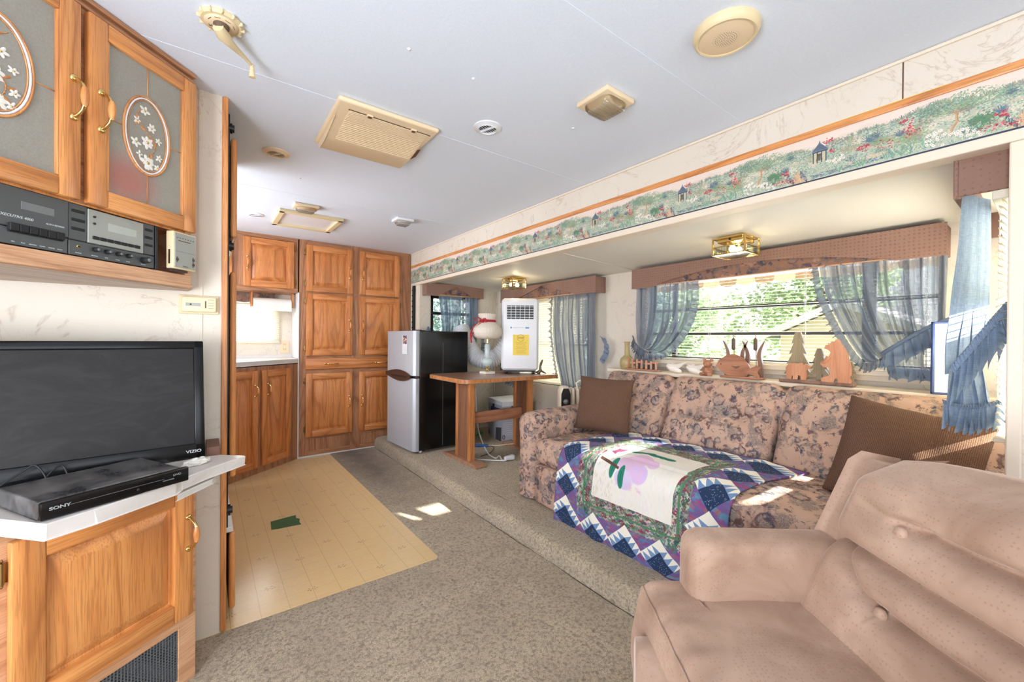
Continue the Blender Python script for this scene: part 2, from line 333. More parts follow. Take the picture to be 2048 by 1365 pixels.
def printed(name, paint, rough=.6, bump_scale=0, sheen=0):
    t = NT(name); tx = t.t.nodes.new('ShaderNodeTexImage'); tx.image = paint.image(name+'_print'); uv = t.t.nodes.new('ShaderNodeUVMap'); t.l(uv.outputs[0], tx.inputs[0])
    t.base(tx.outputs[0]); t.set(Roughness=rough)
    if bump_scale: t.bump(t.noise(t.coord(rand=False), bump_scale, 3), .3, .001)
    if sheen: t.p.inputs['Sheen Weight'].default_value = sheen
    MATS[name] = t.m; return t.m
def jit(c, a=18): return tuple(max(0, min(255, v+random.uniform(-a, a))) for v in c)
def border_art():
    W, H = 1540, 470; P = Paint(W, H, (226, 208, 194)); rr = random.Random(3)
    for i in range(60): P.ell(rr.uniform(0, W), rr.uniform(60, 150), rr.uniform(20, 60), rr.uniform(8, 26), (214, 200, 182), 0, .4)
    hill = lambda x: 112+34*math.sin(x/W*2*PI*1+1.2)+18*math.sin(x/W*2*PI*3)
    greens = [(142, 160, 138), (118, 142, 122), (172, 182, 156), (130, 152, 142), (100, 124, 110), (190, 194, 168), (158, 172, 158), (212, 208, 190)]
    for k in range(W//4): P.poly([(k*4, hill(k*4)+8), (k*4+5, hill(k*4)+8), (k*4+5, 452), (k*4, 452)], (176, 182, 158))
    for i in range(9000):
        x = rr.uniform(0, W); y = hill(x)+abs(rr.gauss(0, 1))*95
        if y < 440: P.ell(x, y, rr.uniform(5, 10), rr.uniform(2, 4), jit(rr.choice(greens), 14), rr.uniform(-.9, .9), .8)
    for k in range(46):     # clumps of differing tone, ragged skyline
        cx, cy = rr.uniform(0, W), rr.uniform(110, 400); rx, ry = rr.uniform(40, 110), rr.uniform(18, 46); tone = rr.choice([(206, 192, 166), (196, 184, 158), (104, 122, 112), (128, 140, 116), (216, 202, 180), (150, 150, 122), (92, 110, 112)])
        for i in range(110): P.ell(cx+rr.gauss(0, .5)*rx, cy+rr.gauss(0, .5)*ry, rr.uniform(4, 9), rr.uniform(2, 4), jit(tone, 14), rr.uniform(-1, 1), .7)
    for k in range(70):
        x = rr.uniform(0, W); y = hill(x)+14
        for i in range(14): a = rr.gauss(-PI/2, .5); L = rr.uniform(12, 44); P.line(x, y, x+L*math.cos(a), y+L*math.sin(a), 2.2, jit(rr.choice([(132, 150, 130), (110, 126, 124), (170, 160, 130)]), 12), .7)
    for cx, cy, rx, ry, n in ((1190, 330, 90, 62, 420), (760, 300, 110, 90, 500), (520, 250, 90, 46, 240)):
        for i in range(n): P.ell(cx+rr.gauss(0, .45)*rx, cy+rr.gauss(0, .45)*ry, 8, 5, jit((88, 126, 92) if cx == 1190 else (136, 152, 116), 16), rr.uniform(-1, 1), .8)
    P.poly([(1340, 452), (1400, 330), (1430, 330), (1520, 452)], (214, 172, 132)); P.poly([(300, 380), (560, 352), (640, 366), (560, 396), (360, 410)], (212, 178, 142))
    for i in range(14): P.line(1350+i*3, 450-i*9, 1500-i*5, 450-i*9, 2, (178, 138, 104), .6)
    # stream along the bottom
    for i in range(420): x = rr.uniform(0, 640); P.ell(x, 424+rr.uniform(-18, 20)-x*.03, 16, 3, jit(rr.choice([(74, 92, 108), (120, 138, 142), (190, 196, 186), (58, 76, 92)]), 8), 0, .8)
    # little bridge fence
    for x0, s in ((1318, 1), (1440, -1)):
        for k in range(5): P.line(x0+k*14*(1 if s > 0 else 1), 330+k*22, x0+k*14, 395+k*14, 8, (62, 78, 100))
        P.line(x0, 340, x0+60, 430, 7, (78, 94, 116)); P.line(x0, 385, x0+56, 452, 6, (62, 78, 100))
    # pavilion with pointed roof
    cx = 60
    P.poly([(cx-62, 170), (cx, 92), (cx+8, 60), (cx+16, 92), (cx+84, 170)], (106, 118, 134)); P.poly([(cx-58, 172), (cx+80, 172), (cx+76, 186), (cx-54, 186)], (64, 78, 98))
    P.poly([(cx-44, 186), (cx+66, 186), (cx+66, 280), (cx-44, 280)], (196, 186, 150))
    for k in (-46, -12, 26, 64): P.line(cx+k, 184, cx+k, 286, 9, (58, 72, 94))
    for k in range(7): P.line(cx-8+k*5, 200, cx+4+k*5, 270, 2, (70, 66, 56)); P.line(cx+22-k*5, 200, cx+10-k*5, 270, 2, (70, 66, 56))
    for i in range(160): P.line(cx-55+rr.uniform(0, 130), 165, cx+4+rr.uniform(-6, 8), 100, 1.4, (86, 98, 116), .25)
    # tree with twisting trunk and airy crown
    tr = [(1010, 372), (1020, 320), (1050, 270), (1046, 220), (1036, 180), (1060, 140)]
    for a, b in zip(tr, tr[1:]): P.line(*a, *b, 22-tr.index(a)*2, (196, 156, 118)); P.line(a[0]+5, a[1], b[0]+5, b[1], 5, (150, 112, 82), .6)
    for ex, ey in ((860, 150), (930, 100), (1000, 70), (1140, 80), (1230, 120), (1290, 170), (1180, 60)): P.line(1046, 200, ex, ey, 5, (176, 138, 104))
    for i in range(900): a = rr.uniform(0, 2*PI); q = rr.random()**.6; P.ell(1080+260*q*math.cos(a), 105+78*q*math.sin(a)+(abs(math.cos(a))*24), 6, 3, jit(rr.choice([(124, 158, 122), (150, 172, 138), (104, 140, 112)]), 10), rr.uniform(-1, 1), .75)
    # blue-grey shrubs, irises
    for sx, sy in ((690, 200), (470, 170), (1290, 250)):
        for i in range(60): a = rr.gauss(-PI/2, .7); L = rr.uniform(20, 70); P.line(sx, sy+60, sx+L*math.cos(a), sy+60+L*math.sin(a), 2.4, jit((92, 112, 124), 12), .8)
    for sx in (600, 640, 700, 760, 420, 380, 240, 900, 860):
        for i in range(16): a = rr.gauss(-PI/2, .35); L = rr.uniform(50, 105); P.line(sx, 445, sx+L*math.cos(a), 445+L*math.sin(a), 4, jit((112, 150, 130), 16), .85)
    for i in range(1500): x = rr.uniform(0, W); a = rr.uniform(-2.6, -.5); L = rr.uniform(8, 22); y = rr.uniform(330, 450); P.line(x, y, x+L*math.cos(a), y+L*math.sin(a), 2, jit(rr.choice(greens), 26), .8)
    # flowers
    for cx, cy, sx, sy, n in ((760, 230, 44, 60, 60), (440, 268, 46, 20, 48), (150, 96, 44, 14, 30), (170, 205, 18, 14, 18), (1296, 320, 30, 26, 34), (1240, 395, 60, 24, 26), (720, 130, 40, 16, 26), (1340, 410, 40, 20, 20), (600, 300, 60, 30, 20)):
        for i in range(n): P.ell(cx+rr.gauss(0, .55)*sx*1.2, cy+rr.gauss(0, .55)*sy*1.2, rr.uniform(5, 9), rr.uniform(4, 7), jit(rr.choice([(176, 62, 74), (196, 92, 98), (150, 44, 60), (214, 140, 138)]), 10), rr.random(), .9)
    for cx, cy, n in ((1060, 370, 12), (930, 330, 10), (900, 400, 8), (1130, 420, 8), (230, 300, 10)):
        for i in range(n):
            x, y = cx+rr.gauss(0, 40), cy+rr.gauss(0, 18)
            for k in range(5): P.ell(x+8*math.cos(k*1.26), y+8*math.sin(k*1.26), 6, 4, (238, 226, 214), k*1.26, .9)
            P.ell(x, y, 3.5, 3.5, (196, 120, 90))
    P.a[454:, :, :3] = np.array((38, 52, 72))/255
    printed('garden_border', P, .55)
border_art()
def quilt_art():
    # s (x): left to right along the sofa, t (y): from the back cushion over the seat edge to the floor
    W = H = 1100; P = Paint(W, H, (110, 84, 134)); rr = random.Random(5)
    for i in range(3000): P.ell(rr.uniform(0, W), rr.uniform(0, H), rr.uniform(8, 26), rr.uniform(4, 12), jit(rr.choice([(118, 76, 136), (150, 70, 120), (84, 110, 156), (80, 146, 160), (100, 96, 150), (158, 96, 100), (90, 130, 156)]), 14), rr.uniform(-.6, .6), .6)
    a, b = 185, 915
    P.poly([(a, a), (b, a), (b, b), (a, b)], (112, 124, 112))
    for i in range(3200):
        x = rr.uniform(a, b); y = rr.uniform(a, b)
        if min(x-a, b-x, y-a, b-y) < 120:
            col = rr.choice([(134, 44, 64), (150, 150, 136), (58, 84, 72), (86, 128, 108), (190, 180, 170)]); L = rr.uniform(14, 40); col = jit(col, 20)
            v = min(x-a, b-x) < 120
            for k in range(6):
                q = k/6*L; P.ell(x+(0 if v else q)+(5*math.sin(k*1.3) if v else 0), y+(q if v else 0)+(0 if v else 5*math.sin(k*1.3)), 4, 4, col, 0, .8)
    for q in (238,):
        for (x0, y0, x1, y1) in ((q, q, 1100-q, q), (q, 1100-q, 1100-q, 1100-q), (q, q, q, 1100-q), (1100-q, q, 1100-q, 1100-q)): P.line(x0, y0, x1, y1, 11, (76, 122, 84))
    c0, c1 = 305, 800
    P.poly([(c0, c0), (c1+30, c0), (c1+30, c1), (c0, c1)], (228, 222, 210))
    for i in range(500): P.ell(rr.uniform(c0+8, c1+20), rr.uniform(c0+8, c1-8), 16, 5, jit((222, 220, 214), 12), rr.uniform(1.2, 1.9), .35)
    for i in range(160): P.ell(rr.uniform(c0+10, c0+150), rr.uniform(c0+12, c1-12), 12, 2.5, jit((206, 190, 164), 14), rr.uniform(1.2, 1.9), .5)
    # applique: lilac bloom with jade leaves, brown branch, plum bird
    for x, y, r in ((520, 560, 78), (560, 500, 66), (600, 600, 60), (520, 650, 62), (640, 520, 40)): P.ell(x, y, r, r*.8, jit((208, 186, 212), 8), rr.random())
    for i in range(70): P.ell(rr.uniform(470, 640), rr.uniform(470, 690), 14, 6, (222, 178, 206), rr.random()*3, .4)
    for x, y, an in ((430, 600, 1.55), (500, 640, 1.5), (470, 420, -.5), (520, 400, -.4), (570, 405, -.1), (615, 400, 0), (655, 400, .1)): P.ell(x, y, 62 if abs(an) > 1 else 40, 20, (34, 122, 100), an); P.line(x-30*math.cos(an), y-30*math.sin(an), x+30*math.cos(an), y+30*math.sin(an), 3, (16, 84, 72))
    P.poly([(318, 560), (470, 596), (470, 610), (318, 580)], (92, 64, 52))
    P.poly([(330, 420), (352, 440), (392, 408), (396, 470), (372, 512), (336, 500), (344, 470)], (116, 50, 84))
    # pieced star blocks set on point along the border
    def block(cx, cy, s):
        T = lambda u, v: (cx+(u-v)*s*.7071, cy+(u+v)*s*.7071)
        sq = lambda u0, v0, u1, v1, col: P.poly([T(u0, v0), T(u1, v0), T(u1, v1), T(u0, v1)], col)
        sq(-1, -1, 1, 1, (236, 230, 214))
        sq(-.35, -.35, 1, 1, (28, 50, 84))
        for i in range(60): x, y = T(rr.uniform(-.2, .95), rr.uniform(-.2, .95)); P.ell(x, y, 1.3, 1.3, (190, 206, 224))
        for k in range(3):
            u = -.35+.45*k
            P.poly([T(u, -.35), T(u+.45, -.35), T(u+.22, -1)], (112, 142, 180)); P.poly([T(-.35, u), T(-.35, u+.45), T(-1, u+.22)], (112, 142, 180))
        sq(-1, -1, -.62, -.62, (236, 230, 214))
    for k in range(5):
        q = 110+k*220
        for (x, y) in ((q, 1012), (q, 88), (88, q), (1012, q)): block(x, y, 80)
    # edge binding
    for (x0, y0, x1, y1) in ((0, 5, W, 5), (0, H-6, W, H-6)): P.poly([(x0, y0-6), (x1, y0-6), (x1, y0+6), (x0, y0+6)], (92, 50, 104))
    printed('quilt_print', P, .9, 220)
quilt_art()
def vinyl_art():
    S = 900; P = Paint(S, S, (228, 196, 144)); rr = random.Random(9)   # 0.30 m square
    for i in range(900): P.ell(rr.uniform(0, S), rr.uniform(0, S), rr.uniform(20, 70), rr.uniform(6, 18), jit((228, 198, 148), 7), 0, .3)
    for i in range(4000): P.ell(rr.uniform(0, S), rr.uniform(0, S), 2, 2, jit((200, 172, 128), 20), 0, .5)
    for k in range(3):
        P.poly([(k*300, 0), (k*300+5, 0), (k*300+5, S), (k*300, S)], (186, 160, 118)); 
    for k in range(4): P.poly([(0, k*225), (0, k*225+4), (S, k*225+4), (S, k*225)], (196, 172, 130), .8)
    for cx, cy in ((302, 450), (752, 112)):
        for i, an in enumerate((0.2, 1.1, 2.1, 2.9, 3.9, 5.2)):
            P.ell(cx+52*math.cos(an), cy+34*math.sin(an), 17, 5, jit((146, 112, 92), 14), an, .85)
        P.ell(cx, cy, 9, 5, (150, 122, 100), .4, .8)
    t = printed('vinyl', P, .22)
    nt = MATS['vinyl'].node_tree; T = NT.__new__(NT); T.m = MATS['vinyl']; T.t = nt; T.p = nt.nodes['Principled BSDF']
    T.bump(T.noise(T.coord(rand=False), 70, 4), .25, .002); T.p.inputs['Roughness'].default_value = .2
vinyl_art()
def sticker_art():
    P = Paint(120, 260, (196, 198, 200)); P.poly([(20, 4), (100, 4), (100, 118), (20, 118)], (60, 62, 110)); rr = random.Random(1)
    for i in range(60): P.ell(60+rr.gauss(0, 16), 60+rr.gauss(0, 22), 8, 8, jit(rr.choice([(214, 150, 110), (230, 196, 160), (160, 70, 60), (40, 40, 60)]), 14))
    P.poly([(6, 124), (104, 124), (104, 250), (6, 250)], (222, 222, 222))
    for k in range(6): P.line(16, 150+k*16, 90, 150+k*16, 1.5, (176, 176, 180))
    printed('fridge_sticker', P, .4)
sticker_art()
def carton_art():
    P = Paint(300, 360, (168, 168, 178)); rr = random.Random(2)
    P.poly([(60, 70), (300, 60), (300, 140), (60, 150)], (46, 56, 92)); P.poly([(100, 40), (150, 30), (130, 90), (90, 80)], (46, 56, 92)); P.poly([(0, 0), (300, 0), (300, 30), (0, 44)], (214, 214, 220))
    P.poly([(180, 250), (300, 230), (300, 360), (170, 360)], (60, 62, 62))
    for k in range(7): P.line(16, 190+k*18, 120+rr.uniform(-40, 30), 190+k*18, 3, (206, 206, 214))
    P.ell(24, 320, 14, 20, (40, 40, 48)); P.ell(24, 320, 8, 13, (168, 168, 178)); printed('carton_print', P, .8)
carton_art()

# ------------------------------------------------------------------ mesh helpers
def B(): return bmesh.new()
def _mi(faces, mi):
    for f in faces: f.material_index = mi
def bx(bm, x0, x1, y0, y1, z0, z1, bev=0, seg=2, mi=0, T=None):
    r = bmesh.ops.create_cube(bm, size=1); vs = r['verts']
    bmesh.ops.scale(bm, vec=(x1-x0, y1-y0, z1-z0), verts=vs); bmesh.ops.translate(bm, vec=((x0+x1)/2, (y0+y1)/2, (z0+z1)/2), verts=vs)
    fs = {f for v in vs for f in v.link_faces}; _mi(fs, mi)
    if bev:
        es = {e for v in vs for e in v.link_edges}
        r = bmesh.ops.bevel(bm, geom=list(es)+list(vs), offset=bev, segments=seg, affect='EDGES', profile=.5, clamp_overlap=True)
        _mi(r['faces'], mi); vs = {v for v in r['verts']} | {v for f in fs if f.is_valid for v in f.verts}
        vs = {v for v in vs if v.is_valid}
    if T is not None: bmesh.ops.transform(bm, matrix=T, verts=list(vs))
    return bm
def prism(bm, pts, z0, z1, mi=0, bev=0, seg=2, axis='z', T=None, tri=False):
    def P(p, z): return {'z': (p[0], p[1], z), 'y': (p[0], z, p[1]), 'x': (z, p[0], p[1])}[axis]
    a = [bm.verts.new(P(p, z0)) for p in pts]; b = [bm.verts.new(P(p, z1)) for p in pts]; n = len(pts); fs = [bm.faces.new(a), bm.faces.new(b)]
    for i in range(n): fs.append(bm.faces.new((a[i], a[(i+1) % n], b[(i+1) % n], b[i])))
    for f in fs: f.normal_update()
    _mi(fs, mi); vs = a+b
    if tri: r = bmesh.ops.triangulate(bm, faces=fs[:2], ngon_method='EAR_CLIP'); _mi(r['faces'], mi)
    if bev:
        r = bmesh.ops.bevel(bm, geom=list({e for f in fs for e in f.edges}), offset=bev, segments=seg, affect='EDGES', profile=.5, clamp_overlap=True); _mi(r['faces'], mi)
        vs = list({v for f in list(fs)+list(r['faces']) if f.is_valid for v in f.verts})
    if T is not None: bmesh.ops.transform(bm, matrix=T, verts=vs)
    return bm
def tube(bm, pts, r, n=8, mi=0, caps=True):
    pts = [Vector(p) for p in pts]; rs = r if isinstance(r, (list, tuple)) else [r]*len(pts); rings = []; up = None
    for i, p in enumerate(pts):
        t = (pts[min(i+1, len(pts)-1)]-pts[max(i-1, 0)]).normalized()
        if up is None: up = Vector((0, 0, 1)) if abs(t.z) < .9 else Vector((1, 0, 0))
        s = t.cross(up).normalized(); up = s.cross(t).normalized()
        rings.append([bm.verts.new(p+(s*math.cos(2*PI*k/n)+up*math.sin(2*PI*k/n))*rs[i]) for k in range(n)])
    fs = []
    for a, b in zip(rings, rings[1:]):
        for k in range(n): fs.append(bm.faces.new((a[k], a[(k+1) % n], b[(k+1) % n], b[k])))
    if caps: fs += [bm.faces.new(rings[0]), bm.faces.new(rings[-1])]
    for f in fs: f.smooth = True
    _mi(fs, mi); return bm
def lathe(bm, prof, c=(0, 0, 0), n=32, mi=0, T=None, sx=1, sy=1):
    rings = []; vs = []
    for r, z in prof:
        ring = [bm.verts.new((c[0]+sx*r*math.cos(2*PI*k/n), c[1]+sy*r*math.sin(2*PI*k/n), c[2]+z)) for k in range(n)]; rings.append(ring); vs += ring
    fs = []
    for a, b in zip(rings, rings[1:]):
        for k in range(n): fs.append(bm.faces.new((a[k], a[(k+1) % n], b[(k+1) % n], b[k])))
    fs += [bm.faces.new(rings[0]), bm.faces.new(rings[-1])]
    for f in fs: f.smooth = True
    _mi(fs, mi)
    if T is not None: bmesh.ops.transform(bm, matrix=T, verts=vs)
    return bm
def grid(bm, fn, nu, nv, mi=0, uv=None, smooth=True):
    V = [[bm.verts.new(fn(i/nu, j/nv)) for i in range(nu+1)] for j in range(nv+1)]
    L = bm.loops.layers.uv.verify() if uv else None
    for j in range(nv):
        for i in range(nu):
            f = bm.faces.new((V[j][i], V[j][i+1], V[j+1][i+1], V[j+1][i])); f.smooth = smooth; f.material_index = mi
            if uv:
                for lp, (a, b) in zip(f.loops, ((i, j), (i+1, j), (i+1, j+1), (i, j+1))): lp[L].uv = uv(a/nu, b/nv)
    return bm
def quad_uv(bm, p, uvs=((0, 0), (1, 0), (1, 1), (0, 1)), mi=0):
    L = bm.loops.layers.uv.verify(); f = bm.faces.new([bm.verts.new(q) for q in p]); f.material_index = mi
    for lp, u in zip(f.loops, uvs): lp[L].uv = u
    return f
def obj(name, bm, mats, parent=None, loc=(0, 0, 0), rot=(0, 0, 0), smooth=False, solid=0, label=None, sub=0, fix=True):
    if fix: bmesh.ops.recalc_face_normals(bm, faces=bm.faces)
    me = bpy.data.meshes.new(name); bm.to_mesh(me); bm.free()
    for m in ([mats] if isinstance(mats, str) else mats): me.materials.append(MATS[m] if isinstance(m, str) else m)
    o = bpy.data.objects.new(name, me); COL.objects.link(o); o.parent = parent; o.location = loc; o.rotation_euler = rot
    if smooth:
        for p in me.polygons: p.use_smooth = True
        try: me.set_sharp_from_angle(angle=R(smooth if smooth is not True else 40))
        except Exception: pass
    if solid: md = o.modifiers.new('s', 'SOLIDIFY'); md.thickness = solid; md.offset = 0
    if sub: md = o.modifiers.new('u', 'SUBSURF'); md.levels = sub; md.render_levels = sub
    if label: o['label'] = label
    return o
def tag(o, label=None, cat=None, group=None, kind=None):
    if label: o['label'] = label
    if cat: o['category'] = cat
    if group: o['group'] = group
    if kind: o['kind'] = kind
    return o
def thing(name, label, cat, loc=(0, 0, 0), rotz=0, group=None, rot=None):
    o = bpy.data.objects.new(name, None); COL.objects.link(o); o.location = loc; o.rotation_euler = rot or (0, 0, rotz); o.empty_display_size = .05
    return tag(o, label, cat, group)
def struct(name, bm, mats, parent=None, label=None, smooth=False):
    o = obj(name, bm, mats, parent, smooth=smooth)
    if parent is None: o['kind'] = 'structure'
    if label: o['label'] = label
    return o
def sroot(name, label=None, loc=(0, 0, 0), rotz=0):
    o = bpy.data.objects.new(name, None); COL.objects.link(o); o.location = loc; o.rotation_euler = (0, 0, rotz); o['kind'] = 'structure'
    if label: o['label'] = label
    return o
def text(name, body, size, mat, parent, loc, rot=(PI/2, 0, 0), align='CENTER', ext=.0003, shear=0, sx=1, bold=0):
    cu = bpy.data.curves.new(name, 'FONT'); cu.body = body; cu.size = size; cu.extrude = ext; cu.align_x = align; cu.align_y = 'CENTER'; cu.shear = shear; cu.offset = bold; cu.resolution_u = 3
    t = bpy.data.objects.new(name, cu); COL.objects.link(t); bpy.context.view_layer.update()
    me = bpy.data.meshes.new_from_object(t.evaluated_get(bpy.context.evaluated_depsgraph_get())); bpy.data.objects.remove(t)
    me.materials.clear(); me.materials.append(MATS[mat]); me.name = name
    o = bpy.data.objects.new(name, me); COL.objects.link(o); o.parent = parent; o.location = loc; o.rotation_euler = rot; o.scale = (sx, 1, 1); return o
def panel_with_holes(bm, u0, u1, v0, v1, holes, n0, n1, T, mi=0):
    """a slab in a wall's own frame: u along, v up, n thickness; rectangular openings left out"""
    us = sorted({u0, u1, *[h[0] for h in holes], *[h[1] for h in holes]}); vs = sorted({v0, v1, *[h[2] for h in holes], *[h[3] for h in holes]})
    for a, b in zip(us, us[1:]):
        run = None
        for c, d in zip(vs, vs[1:]):
            mu, mv = (a+b)/2, (c+d)/2
            if any(h[0] < mu < h[1] and h[2] < mv < h[3] for h in holes): continue
            bx(bm, a, b, n0, n1, c, d, mi=mi, T=T)
    return bm
WB = lambda loc, rz: Matrix.Translation(loc) @ Matrix.Rotation(rz, 4, 'Z')

# ------------------------------------------------------------------ the room
ZC = 1.984; XS = 1.741; YC = 4.125; SX = 2.66; SY0 = .05; SY1 = 3.9; SH = .10
fl = struct('floor', bx(B(), -1.6, 2.9, -2.6, 4.75, -.06, -.004), 'brown_ply', label='trailer floor under carpet and vinyl')
bm = B(); quad_uv(bm, [(-.7, 1.855, .001), (.942, 1.855, .001), (.942, 4.7, .001), (-.7, 4.7, .001)], [(x/.3, y/.3) for x, y in ((-.7+.02, 1.855), (.942+.02, 1.855), (.962, 4.7), (-.68, 4.7))])
obj('vinyl_sheet', bm, 'vinyl', fl, label='cream patterned vinyl sheet with grid lines and brown leaf motifs')
def carpet_edge(x, y): return mnoise.noise(Vector((x*60, y*60, 0)))*.003
bm = B()
def cz(x, y): return .006+mnoise.noise(Vector((x*3, y*3, 0)))*.0015
def cgrid(x0, x1, y0, y1, nx, ny, ex=None, ey=None):
    def f(u, v):
        x = x0+(x1-x0)*u; y = y0+(y1-y0)*v; z = cz(x, y)
        if ex == 'x0' and u == 0: x += carpet_edge(x, y); z = 0
        if ey == 'y1' and v == 1 and x < .94: y += carpet_edge(x, y); z = 0
        return (x, y, z)
    grid(bm, f, nx, ny)
cgrid(-1.3, .94, -2.5, 1.86, 150, 60, ey='y1'); cgrid(.94, 1.37, -2.5, 1.86, 20, 60); cgrid(.94, 1.37, 1.86, 4.12, 20, 150, ex='x0')
obj('carpet', bm, 'carpet', fl, label='beige cut pile carpet')
bm = B(); prof = [(1.362, .002), (1.362, .03), (1.365, .06), (1.373, .083), (1.39, .097), (1.42, .1015), (1.5, .102)]
def stepf(u, v):
    k = u*(len(prof)-1); i = min(int(k), len(prof)-2); q = k-i
    x = prof[i][0]*(1-q)+prof[i+1][0]*q; z = prof[i][1]*(1-q)+prof[i+1][1]*q; y = -.3+v*4.42
    return (x+mnoise.noise(Vector((y*3, 0, 1)))*.008+mnoise.noise(Vector((y*20, z*9, 1)))*.003, y, z)
grid(bm, stepf, 18, 200); grid(bm, lambda u, v: (1.5+u*1.2, -.3+v*4.42, .102+mnoise.noise(Vector((u*4, v*12, 3)))*.002), 20, 80)
obj('raised_carpet', bm, 'carpet', fl, label='carpet wrapped over the raised step of the slide-out')
bm = B(); tube(bm, [(1.357+mnoise.noise(Vector((y*.11*3, 0, 1)))*.008, -.3+y*.05, .004) for y in range(88)], .003, 5)
obj('carpet_seam', bm, 'black_matte', fl)
bm = B(); bx(bm, .67, 1.40, YC-.012, YC-.001, 0, .014, .003); obj('floor_molding', bm, 'white_plastic', fl)
# ceiling
ce = struct('ceiling', bx(B(), -1.6, XS+.1, -2.6, 4.75, ZC, ZC+.05), 'ceiling', label='pale grey textured ceiling panels')
for ya, yb in ((.785, .84), (1.628, 1.648), (2.85, 2.866)):
    bm = B(); bx(bm, -1.4, XS, ya, yb, ZC-.0007, ZC+.001); obj('seam_strip', bm, 'ceiling', ce)
# right-hand wall above and beside the slide-out opening
wr = sroot('wall_right', 'cream marbled wallpaper wall around the slide-out opening')
bm = B()
for a in ((XS, XS+.05, -2.6, SY0+.013, 0, 1.70), (XS, XS+.05, SY1, 4.75, 0, 1.70)): bx(bm, *a)
bx(bm, XS, XS+.05, -2.6, .305, 1.70, ZC); bx(bm, XS, XS+.05, .309, 4.75, 1.70, ZC); bx(bm, XS+.006, XS+.05, .30, .32, 1.7, ZC, mi=1)
obj('wall_panel', bm, ['wallpaper', 'worn_brown'], wr)
bm = B(); quad_uv(bm, [(XS-.0015, 4.12, 1.673), (XS-.0015, -1.4, 1.673), (XS-.0015, -1.4, 1.833), (XS-.0015, 4.12, 1.833)], [((y-.522-.0)/-.522+.045, z) for y, z in ((4.12, 0), (-1.4, 0), (-1.4, 1), (4.12, 1))])
obj('border_print', bm, 'garden_border', wr, label='wallpaper border printed with a garden, pavilions and red flowers')
bm = B(); bx(bm, XS-.008, XS, -1.4, 4.12, 1.831, 1.855, .003); obj('oak_strip', bm, 'oak_y', wr, label='narrow oak strip above the garden border')
bm = B(); bx(bm, XS-.012, XS+.06, SY0-.02, 4.0, 1.640, 1.671, .004); obj('opening_trim', bm, 'cream_trim', wr)
bm = B(); bx(bm, XS-.012, XS+.06, SY0+.013, SY0+.042, .10, 1.6395, .004); obj('opening_trim', bm, 'cream_trim', wr)
bm = B(); bx(bm, XS-.012, XS+.06, 3.93, 3.975, .10, 1.6395, .004); obj('opening_trim', bm, 'cream_trim', wr)
bm = B(); bx(bm, XS-.008, XS, -2.6, 4.12, ZC-.012, ZC-.001, .003); obj('ceiling_trim', bm, 'cream_trim', wr)
bm = B(); bx(bm, XS-.003, XS, .27, .60, 1.855, 1.857); obj('tape_strip', bm, 'yellow_paper', wr, loc=(0, -.06, .0005)) 
# slide-out shell
T1 = WB((SX, 0, 0), -PI/2)    # u = -y, n: -y' -> room
sb = sroot('wall_slide_back', 'cream wallpaper wall behind the sofa with two windows')
W1 = (.32, 1.86, .965, 1.53); W2 = (2.46, 3.62, .66, 1.50)
bm = B(); panel_with_holes(bm, -SY1, -SY0, 0, 1.70, [(-W1[1], -W1[0], W1[2], W1[3]), (-W2[1], -W2[0], W2[2], W2[3])], 0, .05, T1); obj('wall_panel', bm, 'wallpaper', sb)
W3 = (1.86, 2.37, .85, 1.54); T3 = WB((0, SY1, 0), 0)
sl = sroot('wall_slide_left', 'cream wallpaper end wall beside the refrigerator')
bm = B(); panel_with_holes(bm, XS+.05, SX+.05, 0, 1.70, [W3], 0, .05, T3); obj('wall_panel', bm, 'wallpaper', sl)
W4 = (1.84, 2.56, .80, 1.56); T4 = WB((0, SY0, 0), 0)
sr = sroot('wall_slide_right', 'wallpaper end wall beside the armchair')
bm = B(); panel_with_holes(bm, XS+.05, SX+.05, 0, 1.70, [W4], -.05, 0, T4); obj('wall_panel', bm, 'wallpaper', sr)
bm = B()
def sc(u, v): return (XS+u*(SX-XS), SY0+v*(SY1-SY0), 1.668-.036*u-.0*v)
grid(bm, sc, 8, 12, smooth=False); grid(bm, lambda u, v: (XS+u*(SX+.1-XS), SY0-.1+v*(SY1-SY0+.2), 1.72), 2, 2, smooth=False)
so = struct('ceiling_slide', bm, 'slide_ceiling', label='cream pebbled ceiling of the slide-out')
bm = B(); tube(bm, [(XS, 1.96, 1.668), (SX, 1.96, 1.632)], .0022, 6); obj('seam_strip', bm, 'slide_ceiling', so)
bm = B(); bx(bm, SX-.012, SX, 3.885, 3.9, SH, 1.64); obj('corner_trim', bm, 'cream_trim', sb)
# rest of the shell, behind the camera and hidden sides
struct('wall_rear', bx(B(), -1.4, XS+.05, -2.6, -2.55, 0, ZC), 'wallpaper'); struct('wall_left', bx(B(), -1.4, -1.35, -2.6, 1.9, 0, ZC), 'wallpaper')
bm = B(); bx(bm, -.75, -.70, 1.9, 4.75, 0, ZC); struct('wall_kitchen_left', bm, 'wallpaper')
# partition wall that carries the television corner
pw = sroot('wall_partition', 'cream marbled partition wall behind the television')
bm = B(); bx(bm, -1.4, .05, 1.86, 1.915, 0, ZC); obj('wall_panel', bm, 'wallpaper', pw)
bm = B(); bx(bm, .047, .066, 1.853, 1.92, .004, ZC-.001, .004); obj('oak_post', bm, 'oak_v', pw, label='oak edge post of the partition')
for xx in (-.02, ): 
    bm = B(); bx(bm, xx-.001, xx+.012, 1.857, 1.861, .66, ZC); obj('panel_batten', bm, 'wallpaper', pw)
